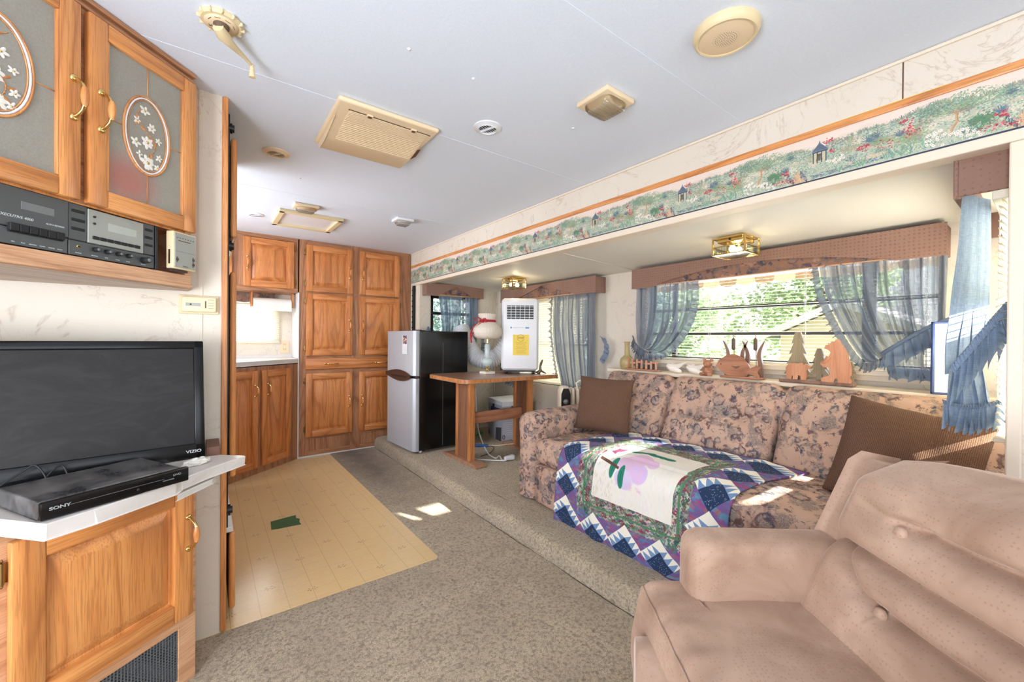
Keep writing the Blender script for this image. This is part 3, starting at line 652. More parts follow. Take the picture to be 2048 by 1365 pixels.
# kitchen recess walls
kw = sroot('wall_back', 'cream wallpaper wall with the kitchen window')
KY = 4.45; KW = (-.15, .535, 1.05, 1.47)
bm = B(); panel_with_holes(bm, -.75, .72, 0, ZC, [KW], KY, KY+.05, Matrix.Identity(4)); obj('wall_panel', bm, 'wallpaper', kw)
bm = B(); bx(bm, .669, .678, YC+.012, KY-.001, .906, 1.498); struct('trim_1', bm, 'white_plastic', label='white side panel of the kitchen recess')
bm = B(); bx(bm, .668, .679, YC-.008, YC+.010, 0, 1.5, .002); struct('trim_2', bm, 'white_plastic', label='white corner strip between base cabinet and pantry')

# ------------------------------------------------------------------ cabinet joinery
def pull(parent, x, z, y=0, L=.10, vertical=True, grip=True):
    """bow handle: two rosettes, brass bow, turned wooden grip; y = surface it is fixed to"""
    bm = B(); h = L/2
    path = [(-h*.86, 0), (-h*.8, .012), (-h*.58, .026), (-h*.4, .031), (0, .034), (h*.4, .031), (h*.58, .026), (h*.8, .012), (h*.86, 0)]
    pts = [((x, y-d, z+s) if vertical else (x+s, y-d, z)) for s, d in path]
    tube(bm, pts, [.0042, .0042, .004, .005, .005, .005, .004, .0042, .0042], 8)
    for s in (-h*.88, h*.88):
        c = (x, y, z+s) if vertical else (x+s, y, z)
        lathe(bm, [(.001, .006), (.007, .0055), (.0095, .003), (.0095, 0)], n=12, T=Matrix.Translation(c) @ Matrix.Rotation(PI/2, 4, 'X'))
    if grip:
        g = [(-h*.42, .0052), (-h*.3, .0072), (0, .009), (h*.3, .0072), (h*.42, .0052)]
        tube(bm, [((x, y-.033, z+s) if vertical else (x+s, y-.033, z)) for s, r in g], [r for s, r in g], 10, mi=1)
    return obj('handle', bm, ['brass', 'oak_v'], parent, smooth=60, label='brass handle with wooden grip' if grip else 'brass handle')
def hinge(parent, x, z, y=0):
    bm = B(); tube(bm, [(x, y-.004, z-.024), (x, y-.004, z+.024)], .0045, 8); bx(bm, x-.012, x+.012, y-.003, y, z-.022, z+.022, .001, 1)
    for s in (-.028, .028): lathe(bm, [(.001, .004), (.0035, 0), (.001, -.004)], (x, y-.004, z+s), 8)
    return obj('hinge', bm, 'old_brass', parent, smooth=50, label='antique brass hinge')
def door(parent, x0, x1, z0, z1, far='', hx=None, hz=None, hl=.10, hg=None, hinges=(), t=.02, st=.055, name='door', glass=False, y=0, hvert=True):
    sv, sh = 'oak_v'+far, 'oak_h'+far
    bm = B(); b = .006
    for a, c in ((x0, x0+st), (x1-st, x1)): bx(bm, a, c, y-t, y, z0, z1, b*.8, 2)
    for a, c in ((z0, z0+st), (z1-st, z1)): bx(bm, x0+st-.001, x1-st+.001, y-t+.0005, y, a, c, b*.8, 2, mi=1)
    if glass:   # bead around the pane
        for a, c in ((x0+st-.004, x0+st+.004), (x1-st-.004, x1-st+.004)): bx(bm, a, c, y-t+.002, y-.004, z0+st, z1-st, .002, 1)
    o = obj(name, bm, [sv, sh], parent, smooth=35)
    if not glass:
        bm = B(); i0, i1, j0, j1 = x0+st, x1-st, z0+st, z1-st
        rings = [(0, -.006), (.006, -.006), (.008, -.004), (.036, -.0165), (.040, -.0175)]
        V = []
        for d, yy in rings: V.append([bm.verts.new(p) for p in ((i0+d, y+yy, j0+d), (i1-d, y+yy, j0+d), (i1-d, y+yy, j1-d), (i0+d, y+yy, j1-d))])
        for a, c in zip(V, V[1:]):
            for k in range(4): bm.faces.new((a[k], a[(k+1) % 4], c[(k+1) % 4], c[k]))
        bm.faces.new(V[-1]); obj('raised_panel', bm, sv, o, smooth=20)
    if hx is not None: pull(o, hx, hz, y-t, hl, hvert, hg is not False)
    for (a, zz) in hinges: hinge(o, a, zz, y-.004)
    return o

# tall pantry cabinet on the far wall
pc = thing('pantry_cabinet', 'tall honey oak pantry cabinet with raised panel doors beside the refrigerator', 'cabinet', (0, YC, 0))
bm = B(); bx(bm, .68, 1.735, .02, .5, 0, ZC); obj('body', bm, 'oak_frame', pc)
bm = B()
for a, b in ((.680, .745), (1.125, 1.222), (1.598, 1.737)): bx(bm, a, b, 0, .021, 0, ZC, .0015, 1)
for a, b in ((0, .055), (.165, .195), (.755, .812), (.895, .938), (1.488, 1.532), (1.93, ZC)): bx(bm, .744, 1.60, .0005, .021, a, b, .001, 1, mi=1)
obj('face_frame', bm, ['oak_frame', 'oak_frame_h'], pc)
bm = B(); bx(bm, .742, 1.60, .008, .02, .05, .17, .001, 1)
for k in range(11): bx(bm, .742+k*.078, .742+k*.078+.076, .005, .009, .052, .168, .002, 1)
obj('toe_panel', bm, 'oak_frame', pc, label='vertical planked oak toe panel')
for x0, x1, side in ((.733, 1.142, 1), (1.208, 1.612, -1)):
    for z0, z1, hz in ((1.517, 1.942, 1.72), (.928, 1.500, 1.215), (.185, .767, .485)):
        hx = x1-.028 if side > 0 else x0+.028; hx2 = x0-.006 if side > 0 else x1+.006
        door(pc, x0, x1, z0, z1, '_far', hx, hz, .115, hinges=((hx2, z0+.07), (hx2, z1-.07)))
dw = B(); bx(dw, .733, 1.612, -.02, 0, .802, .903, .008, 3); dwo = obj('drawer', dw, 'oak_h_far', pc, smooth=35, label='wide oak drawer front')
for x in (.95, 1.42): pull(dwo, x, .853, -.02, .12, False)
# kitchen: wall cabinet, paper towel holder, diagonal base cabinet
kc = thing('wall_cabinet', 'oak kitchen wall cabinet over the counter left of the pantry', 'cabinet', (0, 4.13, 0))
bm = B(); bx(bm, -.45, .668, .02, .32, 1.50, ZC, mi=1); bx(bm, -.45, .668, 0, .02, 1.95, ZC); bx(bm, -.45, .668, 0, .02, 1.50, 1.535)
for a, b in ((.17, .262), (.62, .668), (-.45, -.22)): bx(bm, a, b, .0, .02, 1.535, 1.95, mi=1)
obj('body', bm, ['oak_frame_h', 'oak_frame'], kc)
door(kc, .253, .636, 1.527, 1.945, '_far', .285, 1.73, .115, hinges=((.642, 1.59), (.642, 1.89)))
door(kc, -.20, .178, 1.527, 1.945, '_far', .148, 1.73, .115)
bm = B(); tl = thing('paper_towel_roll', 'white paper towel roll under the oak kitchen wall cabinet', 'paper towel', (0, 4.27, 0))
tube(bm, [(.335, 0, 1.395), (.632, 0, 1.395)], .052, 28); bx(bm, .335, .632, -.0525, -.051, 1.33, 1.40); obj('roll', bm, 'cloth_white', tl, smooth=50)
bm = B()
for a in (.315, .636): prism(bm, [(-.03, 1.499), (.03, 1.499), (.035, 1.39), (.02, 1.365), (-.02, 1.365), (-.035, 1.39)], a, a+.016, axis='x', bev=.002)
obj('holder_bracket', bm, 'oak_v_far', tl)
bc = thing('corner_base_cabinet', 'diagonal oak kitchen base cabinet with two narrow doors and white countertop', 'cabinet', (.673, YC-.001, 0), R(39.34))
bm = B(); bx(bm, -.76, -.0, 0, .022, 0, .86); prism(bm, [(-.76, .02), (0, .02), (-.26, .28), (-.76, .28)], .02, .86)
obj('body', bm, 'oak_frame', bc)
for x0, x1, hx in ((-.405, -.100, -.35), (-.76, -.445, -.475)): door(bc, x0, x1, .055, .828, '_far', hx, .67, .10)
ct = thing('kitchen_countertop', 'white laminate kitchen countertop on the diagonal base cabinet', 'countertop')
bm = B(); prism(bm, [(.667, 4.113), (.06, 3.615), (-.1, 3.6), (-.69, 3.6), (-.69, KY-.001), (.667, KY-.001)], .868, .905, bev=.004); bx(bm, -.69, .667, KY-.014, KY-.001, .905, .93); obj('worktop', bm, 'counter_laminate', ct)
cl = thing('galley_cabinet', 'galley base cabinet mostly hidden behind the tall refrigerator', 'cabinet')
bm = B(); bx(bm, -.69, .02, 2.62, 3.55, 0, .865); obj('body', bm, 'oak_frame', cl)
# kitchen window, blind, outlet
def outlet(name, label, x, y, z, w=.07, h=.115):
    t = thing(name, label, 'outlet', (x, y, z)); bm = B(); bx(bm, -w/2, w/2, -.005, 0, -h/2, h/2, .0015, 2); obj('plate', bm, 'cream_plastic', t)
    for s in (-.022, .022):
        bm = B(); bx(bm, -.017, .017, -.0065, -.004, s-.015, s+.015, .0015, 2); bx(bm, -.008, -.005, -.0069, -.006, s-.004, s+.006, mi=1); bx(bm, .005, .008, -.0069, -.006, s-.004, s+.006, mi=1)
        lathe(bm, [(.002, 0), (.002, .0004)], n=8, mi=1, T=Matrix.Translation((0, -.0065, s-.009)) @ Matrix.Rotation(PI/2, 4, 'X')); obj('socket', bm, ['cream_plastic', 'black'], t)
    return t
outlet('wall_outlet', 'cream double wall outlet above the white kitchen countertop', .608, KY, 1.005, .075, .12)
def blind(parent_label, group, T_loc, rz, u0, u1, z0, z1, pitch, tilt, wdt=.025, n=-.03, head=True, cords=(.25, .75), mat='slat_cream', sun_gap=None):
    t = thing('window_blind', parent_label, 'blind', T_loc, rz, group)
    me = None; k = 0; z = z1-.03; T = Matrix.Rotation(tilt, 4, 'X')
    if head: bm = B(); bx(bm, u0, u1, n-.02, n+.012, z1-.025, z1, .002, 1); obj('headrail', bm, mat, t)
    while z > z0+.012:
        if me is None:
            bm = B(); pr = [(-wdt/2, 0), (-wdt/4, .0016), (0, .0022), (wdt/4, .0016), (wdt/2, 0)]
            for a, b in zip(pr, pr[1:]):
                vs = [bm.verts.new((u, p[0], p[1]+q)) for q in (0, -.0005) for (u, p) in ((u0+.004, a), (u1-.004, a), (u1-.004, b), (u0+.004, b))]
                bm.faces.new(vs[:4]); bm.faces.new(vs[:3:-1])
            bmesh.ops.transform(bm, matrix=T, verts=bm.verts); s = obj('slat', bm, mat, t, loc=(0, n, z), fix=False); me = s.data
        else: s = bpy.data.objects.new('slat', me); COL.objects.link(s); s.parent = t; s.location = (0, n, z)
        if sun_gap and sun_gap[0] < z < sun_gap[1]: s.rotation_euler = (sun_gap[2]-tilt, 0, 0)
        z -= pitch
    bm = B(); bx(bm, u0, u1, n-.012, n+.012, z0, z0+.012, .002, 1); obj('bottom_rail', bm, mat, t)
    for c in cords:
        u = u0+(u1-u0)*c
        for d, du, a, b in ((-.013, 0, z1-.02, z0), (.013, 0, z1-.02, z0), (-.014, .006, z1-.02, z0+.02)): bm = B(); tube(bm, [(u+du, n+d, a), (u+du, n+d, b)], .0009, 4); obj('cord', bm, 'white_plastic', t)
    return t
def window(name, label, loc, rz, u0, u1, z0, z1, bars=(), mull=(), depth=.04, fw=.022, mat='dark_frame'):
    t = sroot(name, label, loc, rz); bm = B()
    for a, b, c, d in ((u0, u0+fw, z0, z1), (u1-fw, u1, z0, z1), (u0, u1, z0, z0+fw), (u0, u1, z1-fw, z1)): bx(bm, a, b, .008, depth, c, d, .002, 1)
    for zz, h in bars: bx(bm, u0, u1, .012, depth-.004, zz-h/2, zz+h/2, .002, 1)
    for uu, ww in mull: bx(bm, uu-ww/2, uu+ww/2, .01, depth-.002, z0, z1, .002, 1)
    obj('window_frame', bm, mat, t); bm = B(); bx(bm, u0+.01, u1-.01, .026, .029, z0+.01, z1-.01); obj('glass_pane', bm, 'window_glass', t); return t
window('window_5', 'kitchen window with a mini blind', (0, KY, 0), 0, *KW, bars=((1.30, .02),), mat='white_metal')
blind('white mini blind in the kitchen window, lit from outside', 'mini blinds', (0, KY, 0), 0, -.16, .565, 1.04, 1.45, .020, R(38), n=-.022, cords=(.2, .68), mat='slat_cream')
kv = thing('kitchen_valance', 'dark floral box valance over the kitchen window', 'valance', (0, KY, 0)); bm = B(); prism(bm, [(-.2, 1.50), (.52, 1.50), (.52, 1.44), (.28, 1.41), (-.2, 1.47)], -.06, -.001, axis='y'); obj('board', bm, 'sofa_fabric_dark', kv)

# ------------------------------------------------------------------ slide-out windows, blinds
window('window_1', 'wide dark framed jalousie window behind the sofa', (SX, 0, 0), -PI/2, -W1[1], -W1[0], W1[2], W1[3], bars=((1.143, .022), (1.312, .02)), mull=((-1.655, .03), (-.585, .055)))
blind('open cream mini blind in the wide window behind the sofa', 'mini blinds', (SX, 0, 0), -PI/2, -1.85, -.33, .965, 1.515, .0195, R(6), n=-.03, cords=(.31, .66, .97))
window('window_2', 'window behind the portable air conditioner', (SX, 0, 0), -PI/2, -W2[1], -W2[0], W2[2], W2[3], bars=((1.05, .02),))
blind('closed cream mini blind in the window behind the air conditioner', 'mini blinds', (SX, 0, 0), -PI/2, -3.60, -2.47, .675, 1.49, .0225, R(46), wdt=.027, n=-.03, cords=(.2, .8))
window('window_3', 'black framed window above the refrigerator', (0, SY1, 0), 0, *W3, bars=((1.36, .03), (.93, .03)), mull=((1.885, .02),), mat='black', fw=.026)
blind('narrow mini blind at the right of the window above the refrigerator', 'mini blinds', (0, SY1, 0), 0, 2.24, 2.36, .86, 1.52, .02, R(10), n=-.02, cords=(.5,), mat='slat_cream')
window('window_4', 'sunlit end window beside the armchair', (0, SY0, 0), PI, -W4[1], -W4[0], W4[2], W4[3], bars=((1.18, .02),), mat='white_metal')
blind('sunlit mini blind seen edge-on beside the right-hand jamb', 'mini blinds', (0, SY0, 0), PI, -2.55, -1.785, .82, 1.531, .021, R(-48), n=-.055, cords=(.2, .8), sun_gap=(1.15, 1.235, R(24)))  # one band of slats opened on purpose so sun reaches the carpet
bm = B(); bx(bm, SX-.05, SX+.0, W1[0]-.02, W1[1]+.02, W1[2]-.03, W1[2]-.004, .003); bx(bm, SX-.012, SX, W1[0]-.02, W1[1]+.02, W1[2]-.06, W1[2]-.03, .002); obj('window_sill', bm, 'cream_trim', sb)

# ------------------------------------------------------------------ valances
def valance(label, loc, rz, u0, u1, z0, z1, d, shape, group='box valances', inset=.012):
    t = thing('box_valance', label, 'valance', loc, rz, group); bm = B(); N = 24
    top = [(u0, z0), (u0, z1), (u1, z1), (u1, z0)]; low = []
    w0 = u0+(u1-u0)*.14; w1 = u1-(u1-u0)*.14; ap = z1-.012 if shape == 'gable' else z0+(z1-z0)*.62
    if shape == 'plain': low = []
    elif shape == 'gable': low = [(w1-.02, z0), ((u0+u1)/2, ap), (w0+.02, z0)]
    else:
        for k in range(N+1):
            q = k/N; low.append((u1-(u1-u0)*(.10+.80*q), z0+(ap-z0)*math.sin(PI*q)**.8))
    prism(bm, [top[0], top[1], top[2], top[3]]+low, -d, -d+.014, axis='y', bev=.004, seg=3)
    for a in (u0, u1-.014): bx(bm, a, a+.014, -d+.004, -.001, z0, z1, .004, 2)
    bx(bm, u0+.01, u1-.01, -d+.004, -.001, z1-.012, z1-.001)
    obj('padded_board', bm, 'valance_fabric', t, smooth=40)
    if shape != 'plain':
        bm = B(); bx(bm, u0+.014, u1-.014, -d+.015, -d+.022, z0+inset, z1-.012); obj('floral_inset', bm, 'sofa_fabric_dark', t, label='floral fabric inset')
        bm = B(); bx(bm, u0+.014, u1-.014, -d+.012, -.02, z0+inset-.006, z0+inset, .002, 1); obj('inner_batten', bm, 'oak_pale', t)
    return t
valance('long dusty pink padded valance with arched floral inset over the sofa window', (SX, 0, 0), -PI/2, -1.912, -.304, 1.478, 1.612, .13, 'arch')
valance('dusty pink padded valance with peaked floral inset behind the air conditioner', (SX, 0, 0), -PI/2, -3.60, -2.27, 1.486, 1.617, .13, 'gable')
valance('short dusty pink valance with peaked floral inset above the refrigerator', (0, SY1, 0), 0, 1.765, 2.425, 1.532, 1.650, .12, 'gable')
valance('dusty pink dotted valance end beside the right-hand jamb', (0, SY0, 0), PI, -2.60, -1.785, 1.532, 1.662, .15, 'plain')

# ------------------------------------------------------------------ curtains
def cr(pts, t):
    n = len(pts)-1; k = min(int(t*n), n-1); q = t*n-k; P = [Vector(pts[max(0, min(n, k+i-1))]) for i in range(4)]
    return .5*((2*P[1])+(-P[0]+P[2])*q+(2*P[0]-5*P[1]+4*P[2]-P[3])*q*q+(-P[0]+3*P[1]-3*P[2]+P[3])*q*q*q)
def drape(bm, A, Bp, amps, nf, nu=90, nv=40, ph=0, nrm=(-1, 0, 0), seed=1):
    nrm = Vector(nrm)
    def f(u, v):
        a, b = cr(A, v), cr(Bp, v); am = cr([(x, 0, 0) for x in amps], v).x
        uu = u+.018*math.sin(2*PI*u*nf*.5+seed)*(1-abs(2*u-1)); p = a.lerp(b, uu)
        s = math.sin(2*PI*nf*u+ph+.8*math.sin(7*u+seed)+.5*v); s2 = math.sin(2*PI*nf*2.3*u+seed*2+v)
        return p+nrm*(am*(s*.75+.3*s2)+am*.5*mnoise.noise(Vector((u*9+seed, v*3, 0))))
    return grid(bm, f, nu, nv, uv=lambda u, v: (u+seed*.37, v))
def ruffle(bm, P, out, wd, nf, amp, nrm=(-1, 0, 0), nu=200, rows=5, seed=0, scallop=.25):
    """gathered strip: P path, out direction(s) it grows towards"""
    nrm = Vector(nrm)
    def f(u, v):
        p = cr(P, u); o = cr(out, u) if isinstance(out[0], (tuple, list)) else Vector(out)
        s = math.sin(2*PI*nf*u+seed+2*mnoise.noise(Vector((u*nf*.6, seed, 0)))); c = math.cos(2*PI*nf*u+seed)
        tg = (cr(P, min(1, u+.01))-cr(P, max(0, u-.01))).normalized()
        return p+o*(wd*v*(1+scallop*.5*s))+nrm*(amp*s*(.25+v))+tg*(amp*.8*c*v)
    return grid(bm, f, nu, rows)
cg = 'blue tie-back curtains'
def yz(x, l): return [(x, y, z) for y, z in l]
XC = 2.555
# sofa window, left panel
t = thing('curtain', 'sheer slate blue ruffled curtain tied back at the left of the sofa window', 'curtain', (XC, 1.80, .87), 0, cg); L = -t.location
A = yz(XC, [(1.882, 1.492), (1.882, 1.37), (1.88, 1.24), (1.875, 1.14), (1.865, 1.085), (1.855, 1.05)]); Bp = yz(XC, [(1.452, 1.500), (1.455, 1.36), (1.485, 1.235), (1.56, 1.11), (1.665, 1.02), (1.765, 1.012)])
bm = B(); drape(bm, A, Bp, [.016, .024, .028, .026, .018, .008], 8); obj('curtain_cloth', bm, 'curtain', t, loc=L)
bm = B(); ruffle(bm, [(x-.012, y, z) for x, y, z in Bp], [(0, -.9, .1), (0, -1, -.1), (0, -.95, -.3), (0, -.8, -.6), (0, -.5, -.85), (0, .1, -1)], .048, 17, .014); obj('ruffle', bm, 'curtain', t, loc=L)
bm = B(); drape(bm, yz(XC-.01, [(1.86, 1.05), (1.885, .99), (1.89, .93), (1.875, .895)]), yz(XC-.01, [(1.785, 1.015), (1.755, .97), (1.73, .93), (1.712, .90)]), [.006, .014, .016, .018], 5, 50, 16); obj('curtain_tail', bm, 'curtain', t, loc=L)
bm = B(); ruffle(bm, yz(XC-.012, [(1.885, .935), (1.82, .925), (1.75, .93), (1.725, .94)]), (0, 0, -1), .055, 9, .011, nu=110); ruffle(bm, yz(XC-.02, [(1.895, 1.12), (1.885, 1.08), (1.85, 1.045), (1.79, 1.015)]), (0, .3, -.9), .06, 8, .010, nu=110, seed=2)
tube(bm, yz(XC-.028, [(1.90, 1.13), (1.88, 1.08), (1.84, 1.045), (1.77, 1.012)]), .005, 6); obj('tie_back', bm, 'curtain', t, loc=L)
# sofa window, right panel
t = thing('curtain', 'sheer slate blue ruffled curtain tied back at the right of the sofa window', 'curtain', (XC, .45, .93), 0, cg); L = -t.location
A = yz(XC, [(.300, 1.484), (.302, 1.34), (.304, 1.22), (.304, 1.14), (.302, 1.10), (.30, 1.09)]); Bp = yz(XC, [(.765, 1.492), (.742, 1.36), (.69, 1.22), (.63, 1.09), (.565, 1.0), (.505, 1.03)])
bm = B(); drape(bm, A, Bp, [.016, .026, .030, .028, .022, .012], 9, 120, 44, seed=3); obj('curtain_cloth', bm, 'curtain', t, loc=L)
bm = B(); ruffle(bm, [(x-.012, y, z) for x, y, z in Bp], [(0, .8, -.3), (0, .85, -.5), (0, .8, -.6), (0, .7, -.7), (0, .3, -1), (0, 0, -1)], .042, 22, .013, seed=1); obj('ruffle', bm, 'curtain', t, loc=L)
bm = B(); drape(bm, yz(XC-.006, [(.305, 1.12), (.302, 1.04), (.30, .98), (.297, .935)]), yz(XC-.006, [(.495, 1.045), (.495, 1.0), (.49, .97), (.485, .95)]), [.006, .012, .014, .014], 5, 60, 16, seed=5); obj('curtain_tail', bm, 'curtain', t, loc=L)
bm = B(); ruffle(bm, yz(XC-.014, [(.485, .985), (.40, .98), (.30, .975), (.285, .975)]), (0, 0, -1), .055, 8, .011, nu=120); ruffle(bm, yz(XC-.03, [(.500, 1.05), (.42, 1.105), (.34, 1.165), (.27, 1.205)]), [(0, .1, -1), (0, -.15, -1), (0, -.15, -1), (0, -.5, -.8)], .082, 9, .012, nu=150, seed=4)
tube(bm, yz(XC-.034, [(.505, 1.045), (.42, 1.115), (.34, 1.175), (.27, 1.21), (.25, 1.19)]), .008, 8)
obj('tie_back', bm, 'curtain_blue', t, loc=L, label='ruffled tie-back band')
# window behind the air conditioner
t = thing('curtain', 'dark slate blue curtain between the air conditioner and the sofa', 'curtain', (XC, 2.5, .63), 0, cg); L = -t.location
A = yz(XC, [(2.29, 1.488), (2.29, 1.2), (2.285, .95), (2.285, .64)]); Bp = yz(XC, [(2.79, 1.488), (2.80, 1.2), (2.76, .95), (2.665, .64)])
bm = B(); drape(bm, A, Bp, [.012, .02, .022, .016], 9, 100, 30, seed=6); obj('curtain_cloth', bm, 'curtain', t, loc=L)
bm = B(); ruffle(bm, [(x-.012, y, z) for x, y, z in Bp[:3]]+[(XC-.012, 2.71, .75)], (0, 1, -.15), .045, 17, .013); obj('ruffle', bm, 'curtain', t, loc=L)
bm = B(); ruffle(bm, yz(XC+.04, [(2.275, 1.13), (2.235, 1.07), (2.235, 1.0), (2.28, .93)]), (0, -1, -.4), .05, 5, .012, nu=80); obj('tie_back', bm, 'curtain_blue', t, loc=L)
t = thing('curtain', 'ruffled blue curtain hem hanging behind the cardboard carton', 'curtain', (XC, 3.5, .63), 0, cg); L = -t.location
bm = B(); drape(bm, yz(XC, [(3.62, 1.488), (3.62, 1.0), (3.63, .72)]), yz(XC, [(3.2, 1.488), (3.26, 1.0), (3.32, .70)]), [.012, .018, .016], 7, 70, 20, seed=8); obj('curtain_cloth', bm, 'curtain', t, loc=L)
bm = B(); ruffle(bm, yz(XC-.01, [(3.63, .74), (3.5, .73), (3.40, .715), (3.31, .69)]), (0, 0, -1), .10, 7, .014); obj('ruffle', bm, 'curtain', t, loc=L)
# window above the refrigerator
def xz(y, l): return [(x, y, z) for x, z in l]
YF = 3.81
t = thing('curtain', 'sunlit blue curtain above the left half of the refrigerator', 'curtain', (2.0, YF, .88), 0, cg); L = -t.location
bm = B(); drape(bm, xz(YF, [(1.90, 1.53), (1.93, 1.3), (1.955, 1.1), (1.96, .88)]), xz(YF, [(2.17, 1.53), (2.16, 1.3), (2.12, 1.1), (2.08, .88)]), [.01, .014, .016, .016], 6, 70, 24, nrm=(0, -1, 0)); obj('curtain_cloth', bm, 'curtain_blue', t, loc=L)
bm = B(); ruffle(bm, xz(YF-.01, [(2.17, 1.53), (2.17, 1.3), (2.15, 1.1), (2.12, .9)]), (1, 0, -.2), .035, 13, .01, nrm=(0, -1, 0)); obj('ruffle', bm, 'curtain', t, loc=L)
t = thing('curtain', 'blue curtain with ruffled tie-back beside the ribboned lamp', 'curtain', (2.3, YF, .86), 0, cg); L = -t.location
bm = B(); drape(bm, xz(YF, [(2.215, 1.53), (2.22, 1.3), (2.25, 1.1), (2.30, .86)]), xz(YF, [(2.38, 1.53), (2.38, 1.3), (2.37, 1.1), (2.37, .86)]), [.008, .012, .014, .014], 4, 50, 24, nrm=(0, -1, 0), seed=4); obj('curtain_cloth', bm, 'curtain_blue', t, loc=L)
bm = B(); ruffle(bm, xz(YF-.02, [(2.40, 1.15), (2.41, 1.05), (2.40, .95), (2.38, .86)]), (1, 0, -.1), .055, 7, .014, nrm=(0, -1, 0), nu=90); obj('tie_back', bm, 'curtain_blue', t, loc=L)
# small hook with a scrap of blue cloth at the left
t = thing('curtain', 'small blue ruffle poking up behind the left end of the refrigerator', 'curtain', (1.83, 3.86, 1.14), 0, cg); L = -t.location
bm = B(); ruffle(bm, xz(3.84, [(1.77, 1.14), (1.80, 1.215), (1.83, 1.20), (1.845, 1.14)]), (0, 0, -1), .05, 4, .01, nrm=(0, -1, 0), nu=60); obj('tie_back', bm, 'curtain_blue', t, loc=L)
# end window: near panel close to the jamb
t = thing('curtain', 'light blue ruffled curtain tied back beside the right-hand jamb', 'curtain', (1.9, .17, .85), 0, cg); L = -t.location
nn = (-.9, .43, 0)
A = [(1.82, .184, 1.55), (1.815, .192, 1.35), (1.82, .206, 1.2), (1.84, .216, 1.10), (1.845, .218, 1.0)]; Bp = [(1.98, .140, 1.55), (1.97, .138, 1.35), (1.95, .140, 1.2), (1.93, .142, 1.10), (1.92, .145, 1.03)]
bm = B(); drape(bm, A, Bp, [.010, .014, .016, .013, .009], 3, 80, 30, nrm=nn, seed=2); obj('curtain_cloth', bm, 'curtain_thick', t, loc=L)
A = [(1.84, .207, 1.02), (1.842, .209, .96), (1.846, .213, .90), (1.85, .218, .865)]; Bp = [(1.89, .150, 1.05), (1.885, .135, .97), (1.88, .120, .90), (1.875, .105, .875)]
bm = B(); drape(bm, A, Bp, [.006, .010, .014, .018], 3, 60, 16, nrm=nn, seed=7); obj('curtain_tail', bm, 'curtain_thick', t, loc=L)
bm = B(); ruffle(bm, [(1.822, .219, .912), (1.835, .18, .900), (1.845, .145, .905), (1.855, .105, .925)], (0, 0, -1), .068, 8, .010, nrm=nn, nu=200, rows=8)
ruffle(bm, [(1.822, .219, .912), (1.835, .18, .900), (1.845, .145, .905), (1.855, .105, .925)], (0, 0, 1), .012, 20, .005, nrm=nn, nu=260, rows=2, seed=1); obj('ruffle', bm, 'curtain_thick', t, loc=L)
bm = B(); P_ = [(1.785, .196, 1.020), (1.79, .160, 1.085), (1.80, .125, 1.150), (1.81, .094, 1.205)]
ruffle(bm, P_, [(0, .05, -1), (0, .02, -1), (0, -.05, -1), (0, -.3, -.9)], .100, 9, .012, nrm=nn, nu=260, seed=3, rows=10, scallop=.5)
ruffle(bm, P_, (0, .05, 1), .012, 22, .006, nrm=nn, nu=260, rows=3)
def band(u, v): p = cr(P_, u); a = 2*PI*v; return p+Vector((-.9, .3, 0))*(.006*math.cos(a)+.002*math.sin(u*140))+Vector((0, .3, .95))*(.013*math.sin(a))
grid(bm, band, 160, 12); obj('tie_back', bm, 'curtain_thick', t, loc=L, label='ruffled tie-back band')

# ------------------------------------------------------------------ soft furniture helpers
def rbox(bm, c, half, r, n=14, fn=None, T=None, mi=0):
    idx = {}; c = Vector(c); h = Vector(half); fs = []
    def V(p):
        k = tuple(round(v*n) for v in p)
        if k in idx: return idx[k]
        q = Vector([math.sin(v*PI/2) if False else v for v in p]); rr = min(r, *h)*.999
        q = Vector((q.x*h.x, q.y*h.y, q.z*h.z)); inner = Vector([max(-(a-rr), min(a-rr, b)) for a, b in zip(h, q)]); d = q-inner
        # cube shell -> sphere-rounded shell
        dd = Vector([v/rr for v in d]); m = max(abs(dd.x), abs(dd.y), abs(dd.z), 1e-6)
        q2 = inner+(d.normalized()*rr*min(1, m) if d.length > 1e-9 else d)
        if fn: q2 = fn(q2, Vector(p))
        q2 = c+q2
        if T is not None: q2 = T @ q2
        idx[k] = bm.verts.new(q2); return idx[k]
    for ax in range(3):
        for sg in (-1, 1):
            for i in range(-n, n, 2):
                for j in range(-n, n, 2):
                    vs = []
                    for a, b in ((i, j), (i+2, j), (i+2, j+2), (i, j+2)):
                        p = [0, 0, 0]; p[ax] = sg; p[(ax+1) % 3] = a/n; p[(ax+2) % 3] = b/n; vs.append(V(p))
                    try: f = bm.faces.new(vs if sg > 0 else vs[::-1]); f.smooth = True; f.material_index = mi
                    except ValueError: pass
    return bm

